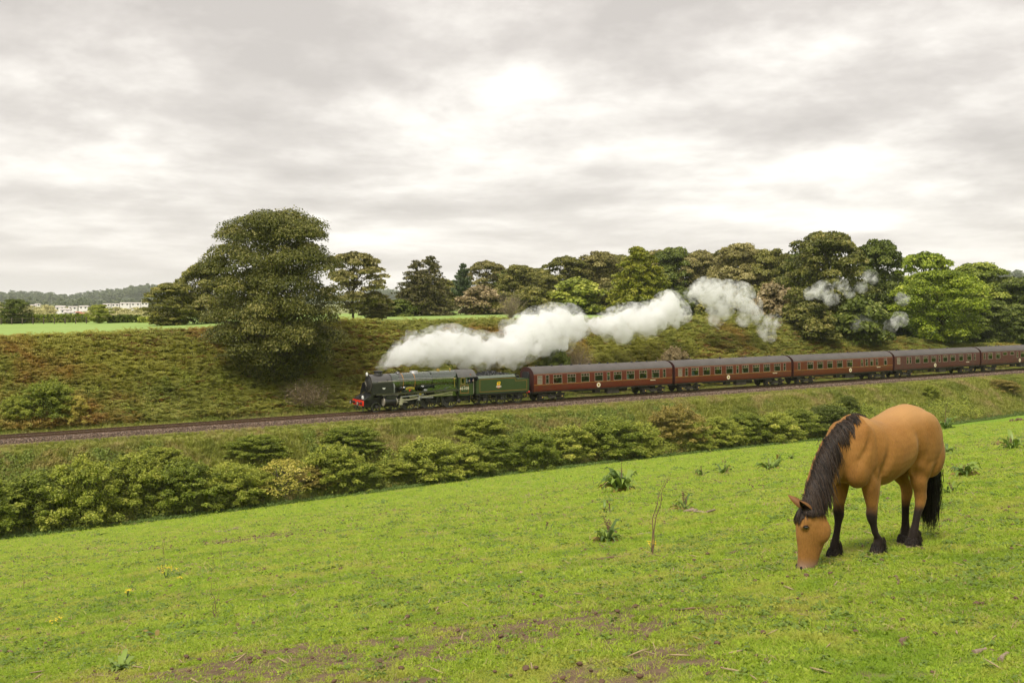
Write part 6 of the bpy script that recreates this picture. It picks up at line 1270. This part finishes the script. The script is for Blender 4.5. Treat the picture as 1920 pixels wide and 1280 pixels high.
# ------------------------------------------------------------------ people in the cab and at the coach windows
def person_mesh(lean=0.0, arm=0):
    """head, neck, trunk, arms with hands, legs as one skin; attributes mark skin and hair"""
    b = MB(); E = lambda x, z, w, d: ((x, 0, z), YL, (1, 0, 0), w, d, d)
    loft_ell(b, [E(0, .86, .16, .11), E(0, .95, .17, .12), E(.01, 1.1, .15, .105), E(.01, 1.28, .19, .12), E(0, 1.40, .20, .11), E(0, 1.46, .12, .08), E(.01, 1.50, .06, .06), E(.015, 1.56, .055, .055)], 14)
    b.ball((.02, 0, 1.665), .098, .078, .125, 14, 10); b.ball((.115, 0, 1.655), .02, .015, .025, 8, 6); [b.ball((.02, s*.08, 1.66), .02, .012, .03, 6, 5) for s in (1, -1)]; b.ball((.09, 0, 1.60), .025, .03, .015, 8, 5)
    for s in (1, -1):
        b.tube([(0, s*.20, 1.40), (.04, s*.25, 1.15), (.24 if arm else .06, s*.22, 1.02 if arm else .92), (.34 if arm else .09, s*.20, 1.03 if arm else .84)], [.058, .048, .04, .032], 10)
        hx, hz = (.38, 1.03) if arm else (.10, .78); b.ball((hx, s*.2, hz), .045, .022, .035, 8, 6)
        for f in range(4): b.tube([(hx+.03, s*.2+(f-1.5)*.017, hz), (hx+.075-.006*abs(f-1.5), s*.2+(f-1.5)*.018, hz-.02), (hx+.085, s*.2+(f-1.5)*.018, hz-.045)], [.0095, .009, .007], 5)
        b.tube([(hx, s*.175, hz+.01), (hx+.045, s*.15, hz), (hx+.06, s*.15, hz-.02)], [.011, .010, .008], 5)
        b.tube([(0, s*.09, .9), (.02, s*.10, .5), (0, s*.10, .08)], [.095, .062, .045], 10); b.tube([(-.05, s*.10, .04), (.16, s*.11, .03)], [.045, .035], 8)
    me = b.mesh('p', [], None); o = bpy.data.objects.new('p', me); COL.objects.link(o); m = o.modifiers.new('r', 'REMESH'); m.mode = 'VOXEL'; m.voxel_size = .0125; m.use_smooth_shade = True; m2 = o.modifiers.new('s', 'SMOOTH'); m2.iterations = 2; m2.factor = .5
    dg = bpy.context.evaluated_depsgraph_get(); r = bpy.data.meshes.new_from_object(o.evaluated_get(dg)); bpy.data.objects.remove(o)
    c = np.empty(len(r.vertices)*3, np.float32); r.vertices.foreach_get('co', c); c = c.reshape(-1, 3).astype(float)
    x_, y_, z_ = c.T; hand = (np.abs(y_) > .12) & ((x_ > .31) if arm else (z_ < .86)) & (z_ > .7)
    skin = ((z_ > 1.50) | hand)*1.0; hair = ((z_ > 1.70) | ((z_ > 1.60) & (x_ < -.0)))*1.0
    w = np.clip((z_-.85)/.8, 0, 1); c[:, 0] += lean*w*w*.6; r.vertices.foreach_set('co', c.astype(np.float32).ravel())
    fattr(r, 'skin', skin); fattr(r, 'hair', hair); fattr(r, 'low', (z_ < .92)*1.0); r.materials.clear(); r.materials.append(None); r.name = 'person'; return r
def clothes(col, hair=(.05, .03, .02), legs=(.03, .03, .05), skin=(.55, .30, .22)):
    m, N, L = nodes('clothing'); A = lambda n_: (lambda q: (setattr(q, 'attribute_name', n_), q.outputs['Fac'])[1])(N.new('ShaderNodeAttribute'))
    tc = N.new('ShaderNodeTexCoord'); c = ramp(N, L, noise_(N, L, tc.outputs['Object'], 9, 4), [(.3, tuple(q*.8 for q in col)), (.7, tuple(min(1, q*1.15) for q in col))])
    c = mix_(N, L, A('low'), c, legs); c = mix_(N, L, A('skin'), c, skin); c = mix_(N, L, A('hair'), c, hair)
    p = N.new('ShaderNodeBsdfPrincipled'); L.new(c, p.inputs['Base Color']); p.inputs['Roughness'].default_value = .8
    o = N.new('ShaderNodeOutputMaterial'); L.new(p.outputs[0], o.inputs[0]); return m
PM = [person_mesh(), person_mesh(.25, 1)]
def person(u, v, z, face, mi, mat, label, group=None, s=1.0):
    o = link('person', PM[mi], None, Wp(u, v, z), (0, 0, R(32)+face)); o.scale = (s, s, s); o.material_slots[0].link = 'OBJECT'; o.material_slots[0].material = mat; tag(o, label, 'person', group); return o
UE = -20.2
person(UE+12.62, -1.05, 1.68, R(-100), 1, clothes((.03, .035, .09), (.02, .02, .03)), 'person in dark blue overalls and cap leaning out of the engine cab')
person(UE+12.18, -.92, 1.60, R(-110), 0, clothes((.55, .62, .75), (.3, .12, .06)), 'person in a pale blue shirt standing inside the engine cab')
PAS = [(1.78, (.02, .02, .025), 'in black at the first door window of the first coach', 1), (3.1, (.30, .10, .07), 'in red-brown behind the first large window of the first coach', 0), (5.2, (.62, .35, .22), 'in an orange top behind the second large window of the first coach', 0), (10.15, (.45, .47, .5), 'in grey at the middle door window of the first coach', 1), (13.3, (.62, .75, .80), 'in a pale blue top behind the sixth large window of the first coach', 0), (17.0, (.7, .62, .55), 'with pale face behind the last large window of the first coach', 0), (18.42, (.5, .52, .55), 'at the rear door window of the first coach', 1),
       (21.95, (.03, .035, .08), 'in navy at the first door window of the second coach', 1), (23.4, (.25, .35, .55), 'in blue behind the first large window of the second coach', 0), (31.5, (.7, .7, .68), 'in white behind the fifth large window of the second coach', 0), (37.3, (.35, .28, .25), 'behind the last large window of the second coach', 0), (38.75, (.05, .05, .06), 'in black at the rear door window of the second coach', 1), (54.4, (.75, .75, .75), 'in white leaning at the door in the rear half of the third coach', 1), (73.4, (.55, .12, .06), 'in red behind a window of the fourth coach', 0)]
for u, c, lab, st_ in PAS: person(u+.2, -1.02 if st_ else -.80, 1.22 if st_ else .98, R(-90), 0, clothes(c), 'passenger '+lab, 'passengers on the train', .97)
# ------------------------------------------------------------------ steam
def steammat(name, dens, thr0, thr1, scale):
    m, N, L = nodes(name); g = N.new('ShaderNodeNewGeometry'); tc = N.new('ShaderNodeTexCoord')
    n1 = noise_(N, L, tc.outputs['Object'], scale, 6, .66, 1.1)
    mr = N.new('ShaderNodeMapRange'); mr.interpolation_type = 'SMOOTHSTEP'; L.new(n1, mr.inputs[0]); mr.inputs['From Min'].default_value = thr0; mr.inputs['From Max'].default_value = thr1; mr.inputs['To Min'].default_value = 0; mr.inputs['To Max'].default_value = dens
    v = N.new('ShaderNodeVolumePrincipled'); v.inputs['Color'].default_value = (.9995, .9995, .9995, 1); v.inputs['Anisotropy'].default_value = .0; L.new(mr.outputs[0], v.inputs['Density'])
    o = N.new('ShaderNodeOutputMaterial'); L.new(v.outputs[0], o.inputs['Volume']); return m
S_thick = steammat('thick_steam', 2.3, .38, .60, .9); S_mid = steammat('broken_steam', 1.5, .43, .66, .9); S_thin = steammat('thin_steam', 1.1, .46, .70, .9)
S_fringe = steammat('steam_fringe', .75, .44, .68, 1.1)
def steam(puffs, v0, v1, mat, label, sub=5, seed=1, vox=.22, fringe=True):
    """puffs (px, py, radius px): a chain of billows, each broken up into smaller ones, joined into one closed skin"""
    r = np.random.default_rng(seed); x0, x1 = puffs[0][0], puffs[-1][0]; b = MB(); fb_ = MB()
    for px, py, rp in puffs:
        f = (px-x0)/max(1, x1-x0); c = on_v(px, py, v0+(v1-v0)*f); rad = rp*c.y/F; b.ball(c, rad*.80, rad*.88, rad*.76, 14, 10); fb_.ball(c+Vector((rad*.2, 0, rad*.12)), rad*1.3, rad*1.2, rad*1.15, 14, 10)
        for k in range(5): d = Vector(r.normal(size=3)).normalized(); fb_.ball(c+d*rad*1.15, rad*r.uniform(.2, .4), None, None, 9, 6)
        for k in range(sub*3):
            d = Vector(r.normal(size=3)).normalized(); q = c+d*rad*r.uniform(.5, .85); s_ = rad*r.uniform(.22, .46); b.ball(q, s_, s_, s_, 9, 6)
            for j in range(2): e = (d+Vector(r.normal(size=3))*.6).normalized(); b.ball(q+e*s_*.9, s_*.45, None, None, 7, 5)
    C = Vector(np.mean(np.array(b.v), axis=0)); b.v = [tuple(Vector(q)-C) for q in b.v]
    def skin(bb, mt, nm):
        me = bb.mesh('s', [], None); o = bpy.data.objects.new('s', me); COL.objects.link(o); m = o.modifiers.new('r', 'REMESH'); m.mode = 'VOXEL'; m.voxel_size = vox; m2 = o.modifiers.new('s', 'SMOOTH'); m2.iterations = 2; m2.factor = .5
        dg = bpy.context.evaluated_depsgraph_get(); q = bpy.data.meshes.new_from_object(o.evaluated_get(dg)); bpy.data.objects.remove(o); q.materials.clear(); q.materials.append(mt); q.name = nm; return q
    o = tag(link('steam_cloud', skin(b, mat, 'steam_cloud'), None, C), label, 'steam', 'steam drifting from the engine')
    if fringe: fb_.v = [tuple(Vector(q)-C) for q in fb_.v]; link('wispy_fringe', skin(fb_, S_fringe, 'wispy_fringe'), o)
steam([(728, 682, 9), (742, 674, 16), (762, 663, 24), (785, 655, 30), (812, 650, 33), (840, 648, 34), (868, 655, 33), (895, 658, 32), (922, 660, 31), (945, 655, 30), (968, 648, 36), (985, 632, 40), (1005, 622, 40), (1030, 612, 37), (1055, 607, 32), (1075, 614, 25), (1048, 640, 24), (1022, 650, 22), (960, 676, 18), (905, 680, 16), (870, 682, 14), (820, 678, 12), (1085, 600, 12)], 3.4, 7.0, S_thick, 'thick white steam streaming back from the engine chimney', seed=2)
steam([(1110, 608, 13), (1128, 612, 22), (1150, 608, 28), (1165, 628, 20), (1178, 600, 28), (1200, 600, 29), (1215, 615, 20), (1226, 594, 27), (1248, 575, 26), (1262, 588, 24), (1255, 560, 16), (1278, 592, 15)], 7.0, 8.5, S_thick, 'second white steam cloud above the joint of the first two coaches', seed=3)
steam([(1303, 552, 17), (1318, 545, 22), (1335, 555, 27), (1348, 580, 22), (1340, 600, 14), (1360, 545, 18), (1382, 556, 24), (1402, 575, 20), (1415, 590, 12), (1392, 600, 14)], 9.0, 9.5, S_mid, 'ragged steam cloud before the trees above the second coach', seed=4)
for i, (pf, lab) in enumerate((([(706, 690, 5), (713, 686, 8), (722, 681, 12), (734, 674, 16), (748, 664, 20)], 'thin first puff of steam leaving the engine chimney'), ([(1430, 622, 13), (1446, 605, 15), (1440, 632, 12), (1420, 600, 12)], 'faint upright wisp of steam on the bank above the second coach'), ([(1518, 552, 12), (1538, 546, 17), (1556, 562, 13), (1575, 535, 12), (1590, 550, 10)], 'thin wisp of steam before the large domed tree'), ([(1605, 610, 12), (1622, 602, 16)], 'low wisp of steam at the foot of the large domed tree'), ([(1668, 612, 12), (1684, 600, 14), (1690, 562, 12)], 'wisp of steam just short of the round yellow-green tree'), ([(1612, 540, 11), (1630, 520, 13)], 'small high wisp of steam between the two trees'))):
    steam(pf, 2.2 if i == 0 else 9.5, 3.4 if i == 0 else 9.5, S_thin, lab, seed=20+i, vox=.2)
# ------------------------------------------------------------------ the distance: valley, woods, houses, hills
def hill(name, x0, x1, Y, prof, depth, mat):
    xs = np.linspace(x0, x1, 60); ys = np.linspace(0, 1, 9); V = []
    for t in ys:
        for px in xs: 
            yy = Y+depth*(t-.5); top = CZ-(np.interp(px, *prof)-552)/F*Y; V.append(((px-960)/F*Y+(t-.5)*0, yy, -12+(top+12)*math.sin(math.pi*t)**.6 if 0 < t < 1 else -12))
    idx = np.arange(len(V)).reshape(9, 60); Fc = np.stack([idx[:-1, :-1], idx[:-1, 1:], idx[1:, 1:], idx[1:, :-1]], -1).reshape(-1, 4)
    o = link(name, rawmesh(name, np.array(V), Fc, [mat], smooth=True)); o['kind'] = 'structure'; return o
M_hill = groundmat('wooded_hill', [(.25, (.05, .065, .04)), (.5, (.075, .09, .05)), (.8, (.11, .12, .07))], .01, fine=.06, bump=.3)
hill('distant_hill', -200, 420, 2300, ([-200, 0, 60, 130, 200, 240, 270, 300, 350, 420], [560, 556, 557, 559, 553, 548, 544, 545, 550, 556]), 500, M_hill)
hill('distant_hill', 600, 1000, 2600, ([600, 700, 740, 800, 1000], [552, 549, 549, 553, 560]), 500, M_hill)
hill('distant_hill', 1780, 2300, 1600, ([1780, 1840, 1880, 1920, 2000, 2300], [540, 522, 518, 521, 524, 540]), 400, M_hill)
src = source_collection('far_canopy', [leaf_mesh('far_crown_%d' % i, *(lambda q: (q[0], q[1], 1.6, q[2], [lm('distant')]))(crown_points(12, 11, .0, 26, 700, 'round' if i < 2 else 'cone', rc=(.14, .22), seed=200+i)[:3])) for i in range(3)])
srp = source_collection('far_pale_canopy', [leaf_mesh('far_pale_%d' % i, *(lambda q: (q[0], q[1], 1.3, q[2], [lm('distant_pale')]))(crown_points(9, 10, .0, 26, 700, 'round', rc=(.14, .22), seed=210+i)[:3])) for i in range(2)])
def wood(name, n, x0, x1, Y0, Y1, topf, s, coll, nvar, label, zf=None):
    Y = rng.uniform(Y0, Y1, n); px = rng.uniform(x0, x1, n); X = (px-960)/F*Y
    if zf is None:
        Z = CZ-(np.interp(px, *topf)-552)/F*Y-10*s*rng.uniform(.6, 1.1, n)-rng.random(n)**1.5*10
    else: Z = zf+0*X
    Z = Z-np.where((px > 96) & (px < 172) & (Y < 700), 5.0, 0)
    scatter(name, np.stack([X, Y, Z], -1), np.stack([0*X, 0*X, rng.uniform(0, 6, n)], -1), s*rng.uniform(.7, 1.25, n), coll, label, 'wood', nvar=nvar)
wood('far_wood', 700, -60, 330, 2050, 2350, ([-60, 0, 60, 130, 200, 240, 270, 300, 420], [556, 551, 552, 556, 548, 542, 538, 540, 550]), 1.1, src, 3, 'dark wood along the ridge of the distant hill')
wood('far_hill_wood', 260, 690, 780, 2350, 2650, ([690, 720, 760], [546, 544, 548]), 1.0, src, 3, 'blue-green wood in the gap beside the twin-topped conifer')
wood('far_ridge_wood', 260, 1840, 1960, 1450, 1650, ([1840, 1870, 1960], [524, 513, 516]), 1.0, src, 3, 'hazy wood on the ridge beyond the last coach')
wood('valley_wood', 260, -60, 330, 1050, 1400, ([-60, 330], [566, 566]), .85, src, 3, 'mid green wood in the valley before the hill')
wood('valley_trees', 420, -60, 330, 480, 820, ([-60, 60, 150, 330], [572, 578, 580, 580]), .62, srp, 2, 'pale autumn trees and scrub around the distant white houses')
wood('valley_scrub', 240, -60, 300, 330, 470, ([-60, 60, 150, 300], [584, 588, 590, 588]), .5, srp, 2, 'pale scrub in the dip beyond the far hedge')
M_wh = paint('white_render', (.82, .80, .76), .7, var=.06); M_rf = paint('pale_roof', (.55, .50, .47), .7, var=.15); M_rf2 = paint('red_roof', (.42, .16, .09), .8, var=.15); M_win = paint('dark_window', (.05, .06, .07), .2)
def house(px, py, wpx, hpx, Y, red, label):
    w, h = wpx/F*Y, hpx/F*Y; X = (px-960)/F*Y; z = CZ-(py-552)/F*Y; o = empty('white_house', (X, Y, z), R(float(rng.uniform(-12, 12)))); tag(o, label, 'house', 'distant white houses'); d = w*.45
    MB().box(-w/2, w/2, 0, d, -6, h*.72).build('wall', M_wh, o, None)
    MB().prism([(-.3, h*.72), (d/2, h), (d+.3, h*.72)], 'x', -w/2-.3, w/2+.3).build('roof', M_rf2 if red else M_rf, o, None)
    n = max(2, int(w/5))
    wm = MB().box(-.6, .6, -.05, .04, -.5, .5).mesh('window', M_win, None)
    for i in range(n): link('window', wm, o, (-w/2+w*(i+.5)/n, -.01, h*.38))
HS = [(112, 582, 18, 9, 640, 0, 'white house at the upper end of the slanting row'), (122, 587, 18, 9, 600, 0, 'second white house down the slanting row'), (128, 592, 18, 9, 560, 0, 'third white house down the slanting row'), (118, 596, 16, 8, 520, 0, 'lowest white house of the slanting row, half behind the far hedge'), (136, 580, 16, 6, 700, 0, 'white house just beyond the slanting row'), (156, 579, 18, 6, 720, 0, 'long white house left of the small loose tree, upper line'), (158, 594, 18, 8, 560, 1, 'white house with red roof beside the small loose tree'), (146, 590, 10, 6, 600, 1, 'small house with red roof beside the slanting row'),
      (200, 574, 16, 5, 800, 0, 'first white house of the line beyond the small loose tree'), (216, 574, 14, 5, 800, 0, 'second white house of the line beyond the small loose tree'), (234, 573, 18, 6, 800, 0, 'third white house of the line beyond the small loose tree'), (254, 573, 18, 6, 800, 0, 'fourth white house of the line beyond the small loose tree'), (271, 572, 12, 6, 800, 0, 'last white house of the line, beside the low broad tree'), (60, 576, 14, 5, 760, 0, 'white house peeping out beyond the small round tree'), (3, 576, 14, 5, 760, 0, 'white house at the very edge of the picture'), (70, 573, 10, 4, 820, 0, 'smallest white house beyond the small round tree')]
for a in HS: house(*a)
# the clipped far hedge between the upper field and the valley
def far_hedge(x0, x1, Y, hpx, label, mat, sd):
    r = np.random.default_rng(sd); n = 5200; px = r.uniform(x0, x1, n); X = (px-960)/F*Y; h = hpx/F*Y; z0 = terr(X, np.full(n, Y)); P = np.stack([X, Y+r.normal(size=n)*.5, z0+h*r.random(n)*(1+.25*fbm(px*.12, px*0, 3, sd))], -1); C = P.mean(0); C[2] = z0.mean()
    o = empty('far_hedge', C); tag(o, label, 'hedge', 'hedges of the far field'); link('foliage', leaf_mesh('foliage', P-C, unit(r.normal(size=(n, 3))+[0, 0, .4]), .45, np.clip(r.normal(.45, .18, n), 0, 1), [mat]), o)
far_hedge(-40, 165, 190, 14, 'long dark hedge along the far field before the houses', lm('hawthorn_dark'), 1); far_hedge(205, 262, 184, 12, 'short dark hedge piece beyond the small loose tree', lm('darkgreen'), 2); far_hedge(262, 330, 178, 9, 'low ragged hedge end beside the low broad tree', lm('hawthorn'), 3)
# fence along the far hedge
fo = empty('field_fence', ((100-960)/F*184, 184, 0)); fo.location.z = tz(fo.location.x, 184); tag(fo, 'low wooden post fence in front of the far hedge', 'fence')
pm_ = MB().bbox(-.09, .09, -.09, .09, -.3, 1.15, .02).mesh('post', M_bark, None)
for i in range(9):
    x = (2+i*20-960)/F*184; link('post', pm_, fo, (x-fo.location.x, 0, tz(x, 184)-fo.location.z))
for z in (.5, .95): MB().tube([((2+i*20-960)/F*184-fo.location.x, 0, tz((2+i*20-960)/F*184, 184)-fo.location.z+z) for i in range(9)], .025, 5).build('rail', M_bark, fo)
# the air between here and the hills
hz_ = MB().box(-2600, 2600, -400, 3200, -42, 62).build('haze', None, None, None); hz_['kind'] = 'stuff'
m, N, L = nodes('haze'); v = N.new('ShaderNodeVolumePrincipled'); v.inputs['Color'].default_value = (.93, .96, 1.0, 1); v.inputs['Density'].default_value = .00009; o_ = N.new('ShaderNodeOutputMaterial'); L.new(v.outputs[0], o_.inputs['Volume'])
hz_.data.materials.clear(); hz_.data.materials.append(m)
